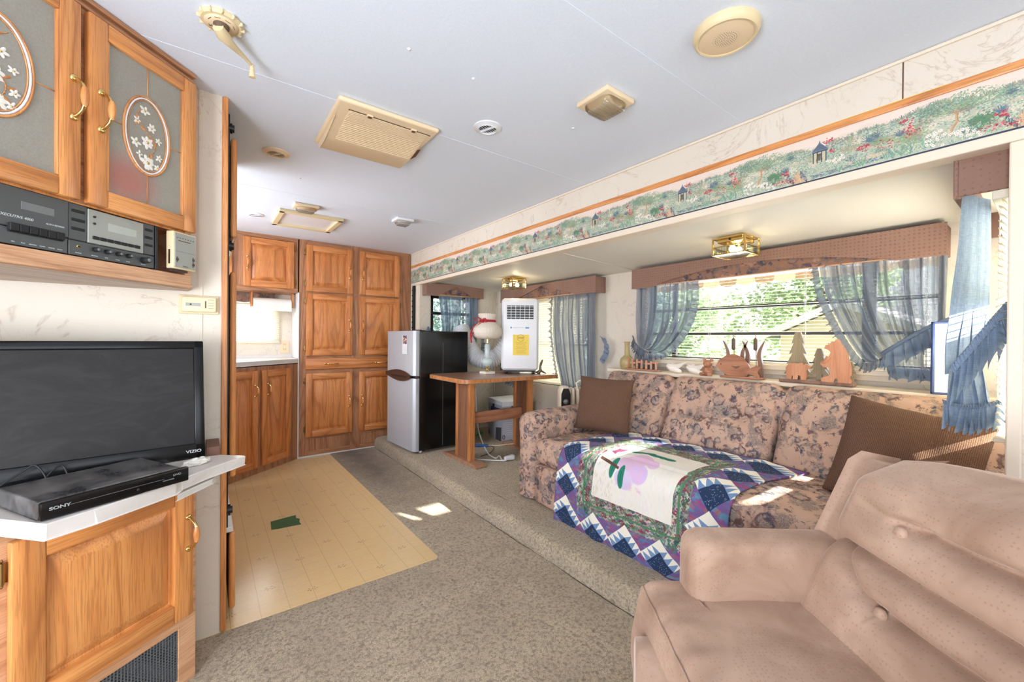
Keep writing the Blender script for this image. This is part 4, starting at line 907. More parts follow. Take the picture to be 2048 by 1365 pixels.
# ------------------------------------------------------------------ sofa
sofa = thing('sofa', 'long floral tapestry sofa with three back cushions under the wide window', 'sofa', (2.1, 1.0, SH)); SL = -sofa.location
def seatfn(q, p):
    q = q.copy(); q.z += .012*(1-p.y**4)*(1 if p.z > 0 else 0)*math.cos(p.x*1.2)+.004*mnoise.noise(q*6)
    return q
bm = B(); rbox(bm, (1.93, 1.0, .420), (.335, .925, .078), .06, 26, seatfn); obj('seat_cushion', bm, 'sofa_fabric', sofa, loc=SL, smooth=180)
bm = B(); rbox(bm, (2.0, 1.0, .222), (.392, .925, .118), .02, 16); obj('front_panel', bm, 'sofa_fabric', sofa, loc=SL, smooth=180)
bm = B(); rbox(bm, (2.42, 1.04, .475), (.10, .95, .372), .05, 14); obj('back_frame', bm, 'sofa_fabric', sofa, loc=SL, smooth=180)
for y0, y1, btn in ((1.475, 1.985, ((-.11, .02), (.12, .02))), (.855, 1.465, ((-.13, .02), (.14, .0))), (.085, .845, ((.2, .03), (-.12, .03)))):
    hw = (y1-y0)/2; T = Matrix.Translation((2.155, (y0+y1)/2, .47)) @ Matrix.Rotation(R(25), 4, 'Y')
    def fn(q, p, hw=hw, btn=btn):
        q = q.copy(); face = max(0, -p.x)
        q.x -= .03*(1-p.y**2)*(1-p.z**2)*face
        for by, bz in btn: q.x += face*(.026*math.exp(-((q.y-by)**2+(q.z-bz)**2)/.0022)+.010*math.exp(-((q.z-bz)**2)/.0009)*math.exp(-((q.y-by)**2)/.02))
        q.x += .006*mnoise.noise(q*7)*face; return q
    bm = B(); rbox(bm, (.085, 0, .228), (.08, hw, .243), .055, 26, fn, T); cu = obj('back_cushion', bm, 'sofa_fabric', sofa, loc=SL, smooth=180)
    for by, bz in btn:
        bm = B(); lathe(bm, [(.001, .004), (.008, .003), (.010, 0)], n=12, T=T @ Matrix.Translation((.085-.08-.03*(1-(by/hw)**2)+.024, by, .225+bz)) @ Matrix.Rotation(-PI/2, 4, 'Y')); obj('button', bm, 'sofa_fabric', cu)
for yi, yo in ((1.925, 2.085), (.20, .085)):
    s = 1 if yo > yi else -1; bm = B(); prof = [(yi, .12), (yi, .50)]
    for k in range(13): a = PI*k/12; prof.append((yi+s*(.082-.095*math.cos(a)), .565+.075*math.sin(a)))
    prof += [(yo-s*.002, .50), (yo, .12)]
    def arm(u, v, prof=prof):
        k = u*(len(prof)-1); i = min(int(k), len(prof)-2); q = k-i; y = prof[i][0]*(1-q)+prof[i+1][0]*q; z = prof[i][1]*(1-q)+prof[i+1][1]*q
        x = 1.60+v*.85; e = max(0, 1-v/.09); sh = math.sqrt(max(0, 1-e*e)); ym = (yi+yo)/2+s*.005; zm = .42
        y = ym+(y-ym)*(.55+.45*sh); z = zm+(z-zm)*(.86+.14*sh) if z > zm else z
        z += .02*v*(1 if z > .5 else 0); return (x+.004*mnoise.noise(Vector((y*9, z*9, 2))), y, z)
    grid(bm, arm, 44, 40)
    fr = [arm(k/44, 0) for k in range(45)]; bm.faces.new([bm.verts.new(p) for p in fr]); bmesh.ops.remove_doubles(bm, verts=bm.verts, dist=.0005)
    obj('arm', bm, 'sofa_fabric', sofa, loc=SL, smooth=60)
# ledge behind the sofa back
bm = B(); bx(bm, 2.432, SX-.054, .06, 2.06, .862, .885, .004); lg = obj('sofa_ledge', bm, 'cream_trim', loc=(0, 0, 0)); tag(lg, 'narrow cream ledge between the sofa back and the wide window', 'shelf')
# quilt
def quilt_pt(u, v):
    y = 1.665-.925*u; L1, L2, L3 = .43, .14, .36; d = v*(L1+L2+L3)
    if d < L1: x = 2.15-(d/L1)*.47; z = .516+.010*math.sin(u*PI)
    elif d < L1+L2: a = (d-L1)/L2*PI/2; x = 1.68-.098*math.sin(a); z = .516-.095*(1-math.cos(a))
    else: x = 1.582-.010*math.sin((d-L1-L2)/L3*3); z = .421-(d-L1-L2)*(.92+.04*math.sin(u*5))
    vv = max(0, (v-.6)/.4); wob = vv*(.012*math.sin(u*19+1)+.009*math.sin(u*41+2))
    x -= .008+max(0, wob)+.003*mnoise.noise(Vector((u*8, v*8, 0))); z += (.006*abs(mnoise.noise(Vector((u*7, v*9, 4))))+.01*math.exp(-((u-.86)/.04)**2)*(1 if v < .5 else 0)) if v < .6 else 0
    y += -.07*max(0, .35-v)*u-.03*vv*(u-.5)+.03*u*max(0, v-.45); y -= .05*max(0, u-.9)*10*max(0, .25-v)*4
    return (x, y, z)
bm = B(); grid(bm, quilt_pt, 110, 110, uv=lambda u, v: (u, 1-v)); q = obj('patchwork_quilt', bm, 'quilt_print', smooth=180, solid=.008); tag(q, 'patchwork quilt with blue star blocks and floral applique draped over the sofa seat', 'quilt')
# pillows
def pillow(name, label, c, size, th, rot, seed=0):
    t = thing(name, label, 'cushion', c, rot=rot, group='brown tweed cushions'); bm = B()
    def fn(q, p):
        e = (1-abs(p.x)**3.2)*(1-abs(p.z)**3.2); q = q.copy(); q.y = p.y*(.012+th*e**.55)*1.0 if True else q.y
        k = 1-.05*(1-p.x**2)*abs(p.z)-.0; q.z *= 1-.05*(1-p.x**2); q.x *= 1-.05*(1-p.z**2); q.y += .006*mnoise.noise(Vector((p.x*3+seed, p.z*3, 0))); return q
    rbox(bm, (0, 0, 0), (size/2, .02, size/2), .001, 26, fn); obj('cushion_cover', bm, 'tweed', t, smooth=180); return t
pillow('throw_cushion', 'small square brown tweed cushion leaning in the left corner of the sofa', (2.035, 1.745, .685), .345, .062, (R(-14), R(2), R(-68)), 1)
pillow('throw_cushion', 'larger brown tweed cushion slumped against the right end of the sofa back', (2.06, .345, .665), .40, .055, (R(-25), R(10), R(-84)), 4)

# ------------------------------------------------------------------ armchair (local: x across, -y forward)
cw, cf = Vector((-.62, -.785, 0)), Vector((-.785, .62, 0))
base = cw*(-.73)+cf*(-.50)
ch = thing('recliner_armchair', 'dusty pink velvet button-tufted recliner armchair in the right foreground', 'armchair', (base.x, base.y, 0), math.atan2(cw.y, cw.x))
def CL(wc, fc, z): return Vector((wc+.73, -(fc+.5), z))
# seat (T-shaped, puffed): height field over the T outline plus vertical skirts
RS = .055
def ro(d): return 0 if d >= RS else RS-math.sqrt(max(0, RS*RS-(RS-max(0, d))**2))
def hwf(f):
    df = -.300-f; h = .388-.05*(max(0, 1-df/.06)**2)
    if f < -.415: h = .388-(.388-.262)*min(1, (-.415-f)/.02)
    return h
def seat(a, d):
    f = -.300-d*.46; h = hwf(f); x = a*h; side = h-abs(x) if f > -.435 else .2
    z = .470+.016*math.cos(x*3.2)*math.sin(min(1, d*2.2)*PI/2)-max(ro(-.300-f), ro(side))
    z += .0022*math.sin(x*70+math.sin(f*30)*2)*math.exp(-((f+.335)/.03)**2)+.005*mnoise.noise(Vector((x*9, f*7, 2)))*min(1, d*5)
    z += .003*mnoise.noise(Vector((x*30, f*10, 7)))*math.exp(-((f+.36)/.06)**2)
    return (x, -(f+.5), z)
sa = lambda u: math.sin((u*2-1)*PI/2)
bm = B(); grid(bm, lambda u, v: seat(sa(u), v**1.5), 130, 110)
def skf(u, v): p = seat(sa(u), 0); k = .010*math.sin(v*PI)+.012*v; return (p[0]*(1+.02*math.sin(v*PI)), p[1]-k*0-.014*math.sin(min(1, v*1.4)*PI), p[2]*(1-v)+.11*v)
grid(bm, skf, 130, 24)
for s in (-1, 1):
    def sks(u, v, s=s): p = seat(s, (u*.25)**1.0); return (p[0]+s*.010*math.sin(v*PI), p[1], p[2]*(1-v)+.11*v)
    grid(bm, sks, 24, 20)
obj('seat_cushion', bm, 'velvet', ch, smooth=180)
bm = B(); rbox(bm, (0, .06, .26), (.25, .30, .15), .02, 10); obj('seat_base', bm, 'velvet', ch, smooth=180)
bm = B()
for s in (-1, 1):
    tube(bm, [Vector(seat(sa(u), .035))+Vector((0, -.001, .001)) for u in np.linspace(.03, .97, 80)], .003, 6); break
obj('piping', bm, 'velvet', ch)
# back: rolls separated by creases, two visible buttons
bw, b1, b2 = .30, (-.854+.73, .726), (-.838+.73, .563)
def backf(u, v):
    x = -bw+2*bw*u; zt = .845-.03*abs(2*u-1)**3; z = .38+(zt-.38)*v
    y = .22+.40*(z-.45)
    ex = max(0, abs(2*u-1)-.80)/.20; ev = max(0, v-.88)/.12
    puff = .075*(1-ex**2.2*.9)*(1-ev**2*.8)
    def sm(a, b, t): t = min(1, max(0, (t-a)/(b-a))); return t*t*(3-2*t)
    cre = 0
    for zc, x0, w in ((.636, None, 1), (.725, b1[0], 1), (.560, b2[0], 1), (.80, None, .12)):
        m = 1 if x0 is None else sm(x0-.01, x0+.03, x); m *= w
        cre += m*(.030*math.exp(-((z-zc)/.010)**2)+.020*math.exp(-((z-zc)/.028)**2))
    for bx_, bz in (b1, b2, (b1[0]+.24, b1[1]), (b2[0]+.24, b2[1])):
        cre += .032*math.exp(-(((x-bx_)/.022)**2+((z-bz)/.016)**2))
        cre += .010*math.exp(-(((z-bz-.12*(bx_-x))/.012)**2))*math.exp(-((x-bx_+.05)/.045)**2)*(1 if x < bx_ else .2)
    # diagonal pull from the lower button up to the outer edge
    t = (x-b2[0])/(-.145); 
    if 0 < t < 1.1: zc = b2[1]+(.636-b2[1])*(t**1.2)-.004; cre += .020*math.exp(-((z-zc)/.008)**2)+.01*math.exp(-((z-zc)/.02)**2)
    puff -= cre; puff += .004*mnoise.noise(Vector((x*7, z*9, 1)))+.005*math.sin(x*26+1.3)*math.exp(-((z-.79)/.04)**2)*sm(-.2, -.05, x)
    y2 = y-puff
    if v > .88: q = (v-.88)/.12; y2 += .0+.05*q*q
    return (x*(1-.05*(v**3)) , y2, z-.0)
bm = B(); grid(bm, backf, 150, 190); 
grid(bm, lambda u, v: backf(u, 1) if v == 0 else (Vector(backf(u, 1))+Vector((0, .09*v, -.02*v*v))), 60, 4)
for s, uu in ((-1, 0), (1, 1)): grid(bm, lambda u, v, uu=uu: Vector(backf(uu, v))+Vector((0, .11*u, 0)), 4, 60)
bmesh.ops.remove_doubles(bm, verts=bm.verts, dist=.0004); back = obj('back_cushion', bm, 'velvet', ch, smooth=180)
for bx_, bz in (b1, b2, (b1[0]+.24, b1[1]), (b2[0]+.24, b2[1])):
    p = Vector(backf((bx_+bw)/(2*bw), (bz-.38)/(.86-.38))); bm = B()
    lathe(bm, [(.001, .007), (.008, .006), (.012, .002), (.012, -.004)], n=16, T=Matrix.Translation(p+Vector((0, -.006, 0))) @ Matrix.Rotation(R(75), 4, 'X')); obj('button', bm, 'velvet', back, smooth=60)
bm = B(); prism(bm, [(.29, .40), (.41, .775), (.45, .765), (.40, .35)], -.26, .26, axis='x', bev=.02); obj('back_shell', bm, 'velvet', ch, smooth=50)
for s in (-1, 1):
    x0 = s*.275; x1 = s*.345; a, b = min(x0, x1), max(x0, x1)
    bm = B(); prism(bm, [(.195, .42), (.205, .56), (.262, .606), (.345, .790), (.370, .806), (.45, .79), (.40, .42)], a, b, axis='x', bev=.022, seg=4); obj('wing', bm, 'velvet', ch, smooth=45)
    # arm
    def armf(q, p, s=s):
        q = q.copy(); q.x += s*.008*(1-p.y**2)*(1-p.z**2)*(1 if p.x*s < 0 else 1)
        q.z -= .012*(p.y+1)/2*(1 if p.z > 0 else 0)*0; return q
    bm = B(); rbox(bm, (s*.318, .125, .345), (.062, .215, .272), .045, 20, armf); obj('arm', bm, 'velvet', ch, smooth=180)
bm = B(); rbox(bm, (0, .15, .10), (.34, .30, .06), .02, 8); obj('chair_skirt', bm, 'velvet', ch, smooth=180)

# ------------------------------------------------------------------ upper corner cabinet with glass doors
A1 = R(46.6); uc = thing('glass_door_cabinet', 'oak corner wall cabinet with frosted glass doors above the television', 'cabinet', (-.044, 1.772, 0), A1)
bm = B(); poly = [(.002, .0), (.060, .055), (-.60, .755), (-.99, .36), (-.99, .0)]
prism(bm, poly, 1.441, ZC-.001); prism(bm, poly, 1.262, 1.304, mi=1); prism(bm, [(.002, .13), (.002, .14), (-.5, .65), (-.99, .36), (-.99, .13)], 1.304, 1.441)
obj('body', bm, ['oak_v', 'oak_pale'], uc)
bm = B(); bx(bm, -.99, .003, -.004, .004, 1.266, 1.304, .002, 2); bx(bm, -.99, .004, -.010, .006, 1.262, 1.274, .004, 3); obj('shelf_rail', bm, 'oak_pale', uc, label='pale oak rail below the stereo')
bm = B(); bx(bm, -.018, .003, -.003, .12, 1.304, 1.45, .001, 1); obj('side_stile', bm, 'oak_pale', uc)
bm = B(); bx(bm, -.99, .004, -.006, .004, 1.935, ZC-.001, .002, 1); bx(bm, -.99, .006, -.014, .002, 1.952, 1.962, .002, 1); bx(bm, -.99, .008, -.020, .002, 1.970, ZC-.001, .003, 2); bx(bm, -.345, -.305, -.004, .004, 1.445, 1.94, .001, 1); obj('crown_molding', bm, 'oak_frame_h', uc)
bm = B(); prism(bm, [(.0, .008), (.055, .058), (-.6, .74), (-.98, .35), (-.98, .008)], 1.258, 1.262); obj('bottom_panel', bm, 'under_ply', uc)
def petal(bm, cx, cz, L, wd, ang, y, mi=0, h=.0015):
    n = 8; c, s = math.cos(ang), math.sin(ang); top = bm.verts.new((cx+c*L*.5, y-h, cz+s*L*.5)); ring = []
    for k in range(n): t = 2*PI*k/n; a = L*.5+L*.5*math.cos(t); b = wd*.5*math.sin(t); ring.append(bm.verts.new((cx+a*c-b*s, y, cz+a*s+b*c)))
    for k in range(n): f = bm.faces.new((top, ring[k], ring[(k+1) % n])); f.material_index = mi; f.smooth = True
def gdoor(x0, x1, hx, seed):
    d = door(uc, x0, x1, 1.446, 1.947, '', hx, 1.70, .112, st=.047, glass=True, y=-.004)
    i0, i1, j0, j1 = x0+.047, x1-.047, 1.493, 1.900; cx, cz = (i0+i1)/2, (j0+j1)/2
    bm = B(); bx(bm, i0-.004, i1+.004, -.014, -.011, j0-.004, j1+.004); g = obj('glass_pane', bm, 'frosted_glass', d, label='frosted glass pane')
    bm = B(); ey = -.0148
    for a, b in (((cx, j0), (cx, cz-.112)), ((cx, cz+.112), (cx, j1)), ((i0, cz), (cx-.067, cz)), ((cx+.067, cz), (i1, cz))): tube(bm, [(a[0], ey, a[1]), (b[0], ey, b[1])], .0014, 6)
    obj('gold_lines', bm, 'oak_v', d)
    bm = B(); N = 48; el = lambda rx, rz, y: [(cx+rx*math.cos(2*PI*k/N), y, cz+rz*math.sin(2*PI*k/N)) for k in range(N+1)]
    tube(bm, el(.069, .1145, -.0155), .0030, 8); tube(bm, el(.0635, .109, -.0155), .0028, 8, mi=1); tube(bm, el(.0585, .104, -.0155), .0016, 6)
    obj('oval_ring', bm, ['oak_v', 'white_plastic'], d, smooth=60, label='gold and white oval ring')
    rr = random.Random(seed); bm = B()
    for k in range(26):
        t = k/25; a = t*4.2-1.2; x = cx+.034*math.sin(a*1.7+seed)*(.5+t*.5); z = cz-.085+t*.165
        if k: tube(bm, [px_, (x, -.0150, z)], .0011, 5)
        px_ = (x, -.0150, z)
        if k % 3 == 0: petal(bm, x, z, .020, .007, rr.uniform(0, 6), -.0147)
    obj('vine', bm, 'oak_v', d)
    bm = B()
    for fx, fz, s, n in ((.002, -.078, .026, 9), (.0, -.018, .024, 7), (-.034, -.03, .017, 5), (.012, .03, .016, 6), (-.008, .072, .018, 5), (.036, -.05, .013, 5), (-.03, .035, .014, 5), (.034, .0, .012, 5), (.03, -.082, .013, 5), (-.022, -.06, .012, 4)):
        for k in range(n): petal(bm, cx+fx, cz+fz, s*rr.uniform(.7, 1.05), s*.5, 2*PI*k/n+rr.uniform(-.2, .2), -.0150, 0, .0022)
        lathe(bm, [(.0005, .0030), (s*.16, .002), (s*.2, 0)], n=8, mi=1, T=Matrix.Translation((cx+fx, -.0152, cz+fz)) @ Matrix.Rotation(PI/2, 4, 'X'))
    obj('etched_flowers', bm, ['cloth_white', 'brass'], d)
gdoor(-.317, .003, -.289, 1); gdoor(-.656, -.334, -.352, 2)
# stereo
st = thing('cassette_stereo', 'black cassette stereo with silver tuner panel in the oak shelf opening', 'stereo', (-.044, 1.772, 0), A1)
bm = B(); bx(bm, -.60, -.114, .004, .11, 1.306, 1.440, .002, 1); bx(bm, -.121, -.113, -.004, .004, 1.306, 1.440, .001, 1); obj('case', bm, 'black', st)
F = lambda a, b, c, d, t=.004, mi=0: bx(bm, a, b, .004-t, .004, c, d, .0012, 1, mi)
bm = B(); F(-.60, -.346, 1.348, 1.440, .006); obj('cassette_door', bm, 'gunmetal', st)
bm = B(); F(-.44, -.375, 1.392, 1.412, .0064); obj('tape_window', bm, 'grey_metal', st)
bm = B(); F(-.60, -.346, 1.307, 1.346, .004); F(-.344, -.303, 1.347, 1.440, .004); F(-.344, -.121, 1.307, 1.345, .004); F(-.155, -.121, 1.347, 1.440, .004); obj('fascia', bm, 'gunmetal', st)
bm = B(); F(-.302, -.156, 1.3465, 1.437, .006); obj('tuner_panel', bm, 'panel_silver', st, label='silver tuner panel')
bm = B(); F(-.254, -.176, 1.388, 1.412, .0063); obj('display', bm, 'lcd', st)
for k in range(6): bm = B(); F(-.462+k*.0176, -.4455+k*.0176, 1.338, 1.356, .013); F(-.462+k*.0176, -.4455+k*.0176, 1.335, 1.338, .009); obj('tape_key', bm, 'black_matte', st)
for k in range(7): bm = B(); F(-.292+k*.0182, -.2755+k*.0182, 1.358, 1.367, .0085); obj('preset_key', bm, 'black_matte', st)
for z in (1.372, 1.395, 1.418):
    for a, b in ((-.339, -.308), (-.151, -.127)): bm = B(); F(a, b, z, z+.0075, .0055); obj('slot_button', bm, 'black_matte', st)
for x in (-.285, -.256, -.227, -.199): bm = B(); lathe(bm, [(.0065, 0), (.006, .012), (.0045, .014)], n=14, T=Matrix.Translation((x, 0, 1.331)) @ Matrix.Rotation(PI/2, 4, 'X')); lathe(bm, [(.0042, .0141), (.004, .0150)], n=12, mi=1, T=Matrix.Translation((x, 0, 1.331)) @ Matrix.Rotation(PI/2, 4, 'X')); obj('knob', bm, ['black_matte', 'grey_metal'], st)
bm = B(); lathe(bm, [(.0095, 0), (.0085, .020), (.007, .022)], n=18, T=Matrix.Translation((-.155, 0, 1.327)) @ Matrix.Rotation(PI/2, 4, 'X')); lathe(bm, [(.006, .022), (.0055, .0232)], n=14, mi=1, T=Matrix.Translation((-.155, 0, 1.327)) @ Matrix.Rotation(PI/2, 4, 'X')); obj('volume_knob', bm, ['black_matte', 'grey_metal'], st)
bm = B(); lathe(bm, [(.0042, 0), (.004, .0008)], n=14, T=Matrix.Translation((-.323, 0, 1.331)) @ Matrix.Rotation(PI/2, 4, 'X')); lathe(bm, [(.0019, .0008), (.0019, .0012)], n=10, mi=1, T=Matrix.Translation((-.323, 0, 1.331)) @ Matrix.Rotation(PI/2, 4, 'X')); obj('headphone_jack', bm, ['brass', 'black'], st)
for z in (1.400, 1.418): bm = B(); lathe(bm, [(.003, 0), (.0028, .003)], n=10, T=Matrix.Translation((-.288, -.002, z)) @ Matrix.Rotation(PI/2, 4, 'X')); obj('round_button', bm, 'black', st)
text('lettering', 'EXECUTIVE 4000', .0085, 'print_white', st, (-.448, -.0024, 1.372), shear=.15)
text('lettering', 'AUTO REVERSE', .0055, 'print_white', st, (-.374, -.0024, 1.371), shear=.15)
for x, s in ((-.452, 'REC'), (-.434, 'PLAY'), (-.416, 'REWIND'), (-.398, 'F.FWD'), (-.38, 'STOP/EJ'), (-.363, 'PAUSE'), (-.323, 'PHONES'), (-.285, 'BALANCE'), (-.256, 'BASS'), (-.227, 'TREBLE'), (-.199, 'FADER'), (-.155, 'VOLUME')): text('lettering', s, .0036, 'print_white', st, (x, -.0004, 1.314))
# cream timer / control box
tb = thing('control_box', 'small cream control box with silver face beside the stereo', 'control box', (-.044, 1.772, 0), A1)
bm = B(); bx(bm, -.088, -.004, -.030, -.004, 1.315, 1.435, .004, 3); obj('case', bm, 'almond', tb, smooth=40)
bm = B(); bx(bm, -.083, -.009, -.0320, -.029, 1.320, 1.430, .001, 1); obj('face_plate', bm, 'panel_silver', tb); 
bm = B(); bx(bm, -.094, -.03, -.024, -.004, 1.307, 1.313); bx(bm, -.0885, -.0875, -.020, -.014, 1.33, 1.375); obj('slot', bm, 'brown_plastic', tb)
bm = B(); bx(bm, -.072, -.028, -.0325, -.0315, 1.405, 1.4075); bx(bm, -.081, -.011, -.0324, -.0315, 1.371, 1.3716); obj('scale_line', bm, 'print_brown', tb)
for x, z in ((-.076, 1.345), (-.018, 1.352), (-.018, 1.336)): bm = B(); bx(bm, x-.003, x+.003, -.036, -.031, z-.004, z+.004, .001, 1); bx(bm, x-.0012, x+.0012, -.0325, -.031, z-.009, z+.009); obj('switch', bm, 'brown_plastic', tb)
for k in range(7): text('lettering', 'OFF 30 40 50 60 70 90'.split()[k], .0045, 'print_brown', tb, (-.075+k*.0095, -.0322, 1.4145))
text('lettering', 'Suntime', .006, 'print_brown', tb, (-.046, -.0322, 1.326))
# thermostat on the partition
th = thing('thermostat', 'cream rectangular thermostat on the partition beside the oak post', 'thermostat', (-.0175, 1.86, 1.212))
bm = B(); bx(bm, -.057, .057, -.008, 0, -.033, .033, .002, 2); obj('back_plate', bm, 'almond', th)
bm = B(); bx(bm, -.049, .049, -.022, -.006, -.026, .027, .003, 3); obj('cover', bm, 'cream_plastic', th, smooth=40)
bm = B(); bx(bm, -.038, .004, -.0226, -.021, -.006, .006, .002, 2); obj('dial_window', bm, 'panel_silver', th); bm = B(); bx(bm, .0165, .0185, -.026, -.021, -.012, .013); obj('lever', bm, 'black', th)
bm = B(); lathe(bm, [(.003, 0), (.0028, .0008)], n=12, T=Matrix.Translation((-.024, -.0226, 0)) @ Matrix.Rotation(PI/2, 4, 'X')); obj('emblem', bm, 'old_brass', th)
for k in range(4): bm = B(); bx(bm, .026, .042, -.0224, -.0219, .017-k*.010, .018-k*.010); obj('printed_line', bm, 'print_brown', th)

# ------------------------------------------------------------------ lower corner cabinet, board, television, disc player
A2 = R(39); lc = thing('television_cabinet', 'honey oak corner base cabinet with raised panel door under the television', 'cabinet', (-.024, 1.66, 0), A2)
cA, sA = math.cos(A2), math.sin(A2)
def lcl(X, Y): dx, dy = X+.024, Y-1.66; return (dx*cA+dy*sA, -dx*sA+dy*cA)
bm = B(); prism(bm, [(-.0, .02), lcl(-.024, 1.859), lcl(-.62, 1.859), (-.70, .30), (-.70, .02)], .006, .66, mi=0); obj('body', bm, 'oak_frame', lc)
bm = B()
for a, b in ((-.050, .004), (-.50, -.405)): bx(bm, a, b, 0, .021, .006, .66, .0015, 1)
for a, b in ((.006, .032), (.190, .245), (.625, .66)): bx(bm, -.41, -.048, .0006, .021, a, b, .001, 1, mi=1)
bx(bm, -.75, -.49, 0, .021, .006, .66); obj('face_frame', bm, ['oak_pale', 'oak_pale'], lc)
d = door(lc, -.422, -.018, .226, .640, '', -.036, .487, .112, hinges=((-.432, .575), (-.432, .30)), st=.058)
bm = B(); bx(bm, -.408, -.049, .006, .012, .032, .190); obj('speaker_grille', bm, 'speaker_mesh', lc, label='grey wire mesh grille')
bm = B(); bx(bm, -.408, -.049, .030, .034, .032, .190); obj('grille_back', bm, 'black_matte', lc)
bm = B()
for k in range(44): x = -.406+k*.0082; bx(bm, x, x+.0016, .002, .006, .032, .190)
for k in range(19): z = .034+k*.0082; bx(bm, -.408, -.049, .0025, .0055, z, z+.0014)
tag(obj('grille_wire', bm, 'grey_metal', lc), kind='stuff')
bd = thing('loose_counter_board', 'chipped white laminate board lying on the television cabinet', 'board', (-.1, 1.5, .663)); L = (.1, -1.5, -.663)
edge = [(-.269, 1.279), (-.20, 1.328), (-.13, 1.386), (-.061, 1.446), (-.05, 1.470), (.001, 1.533), (.05, 1.581), (.111, 1.636), (.106, 1.645), (.042, 1.700)]
bm = B(); prism(bm, edge+[(-.52, 1.700), (-.60, 1.63)], .664, .700, bev=.0025, seg=1)
for v in bm.verts:
    if v.co.z < .69 and v.co.y < 1.66: v.co += Vector((mnoise.noise(v.co*30)*.008, mnoise.noise(v.co*23)*.008, .006 if v.co.x > -.05 else 0))
obj('board', bm, ['counter_laminate'], bd, loc=L)
bm = B(); prism(bm, [(-.06, 1.446), (.02, 1.55), (.03, 1.585), (-.05, 1.49)], .648, .664, bev=.002); obj('broken_edge', bm, 'counter_edge', bd, loc=L)
bb = thing('backing_strip', 'brown wooden strip between the laminate board and the partition', 'strip', (-.2, 1.76, .662)); bm = B(); bx(bm, .004, .042, 1.712, 1.852, .662, .726, .002); obj('block', bm, 'worn_brown', bb, loc=(.2, -1.76, -.662))
# television
tv = thing('television', 'black flat-screen television standing on the laminate board', 'television', (.002, 1.690, .703)); tv.rotation_euler = (R(-9), 0, R(7)); tz = .0
bm = B(); W_, H_ = .74, .385
for a, b, c, d in ((-W_, 0, .0, .047), (-W_, 0, H_-.026, H_), (-.027, 0, .0, H_), (-W_, -W_+.027, .0, H_)): bx(bm, a, b, 0, .02, c, d, .004, 3)
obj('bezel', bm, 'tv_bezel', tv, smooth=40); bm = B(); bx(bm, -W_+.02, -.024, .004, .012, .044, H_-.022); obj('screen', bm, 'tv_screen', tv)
bm = B(); bx(bm, -W_+.01, -.01, .018, .045, .01, H_-.01, .01, 2); bx(bm, -W_+.15, -.2, .04, .075, .06, H_-.07, .01, 2); obj('back_shell', bm, 'black_matte', tv)
bm = B(); prism(bm, [(-.09, 0), (-.13, .0), (-.16, -.012), (-W_+.1, -.012), (-W_, 0), (-W_, .01), (-.1, .01)], -.001, .002, axis='y'); obj('lower_lip', bm, 'tv_bezel', tv)
text('lettering', 'VIZIO', .0125, 'print_white', tv, (-.030, -.0012, .022), sx=1.25, bold=.0002)
sd = thing('television_stand', 'glossy black television foot behind the disc player', 'stand', (-.33, 1.66, .702)); bm = B(); lathe(bm, [(.001, .014), (.05, .013), (.125, .005), (.13, 0)], n=48, sx=1.3, sy=.55, T=Matrix.Rotation(R(6), 4, 'Z')); obj('foot', bm, 'tv_bezel', sd, smooth=40)
# disc player
dv = thing('disc_player', 'dusty slim black disc player on the laminate board', 'disc player', (-.282, 1.298, .7005), R(30.5))
bm = B(); prism(bm, [(.0, .004), (.268, .004), (.275, .206), (.0, .206)], .004, .042, bev=.003); obj('case', bm, 'dusty_black', dv)
bm = B(); bx(bm, .0, .284, -.006, .006, .002, .040, .003, 2); obj('front_panel', bm, 'tv_bezel', dv, smooth=40)
bm = B(); bx(bm, .045, .225, -.0068, -.005, .0225, .0232); obj('tray_seam', bm, 'grey_metal', dv)
text('lettering', 'SONY', .0095, 'print_grey', dv, (.030, -.0072, .024), sx=1.35, bold=.0003); text('lettering', 'DVD', .007, 'print_grey', dv, (.255, -.0070, .027), sx=1.3); text('lettering', 'CD/DVD PLAYER', .0035, 'print_grey', dv, (.235, -.0070, .018))
bm = B(); lathe(bm, [(.0035, 0), (.003, .001)], n=10, T=Matrix.Translation((.17, -.006, .014)) @ Matrix.Rotation(PI/2, 4, 'X')); obj('power_button', bm, 'black', dv)
# cables behind player, crumpled tissue
cb = thing('television_cable', 'looped dark cable behind the disc player', 'cable', (-.36, 1.58, .702)); bm = B()
tube(bm, [cr([(-.05, -.02, .02), (-.01, .0, .05), (.01, .005, .06), (.03, .0, .02), (.015, -.01, .004), (.05, .02, .05), (.07, .01, .01)], k/40) for k in range(41)], .0022, 6); obj('cable', bm, 'cord_black', cb)
bm = B(); bmesh.ops.create_icosphere(bm, subdivisions=4, radius=1)
for v in bm.verts: n = mnoise.noise(v.co*2.2)*.4+mnoise.noise(v.co*6)*.2; v.co = Vector((v.co.x*.034*(1+n), v.co.y*.018*(1+n), max(0, .008+v.co.z*.012*(1+n))))
o = obj('crumpled_tissue', bm, 'cloth_white', loc=(-.020, 1.605, .7008), rot=(0, 0, .5), smooth=180); tag(o, 'crumpled white tissue on the laminate board at the corner of the television', 'tissue')

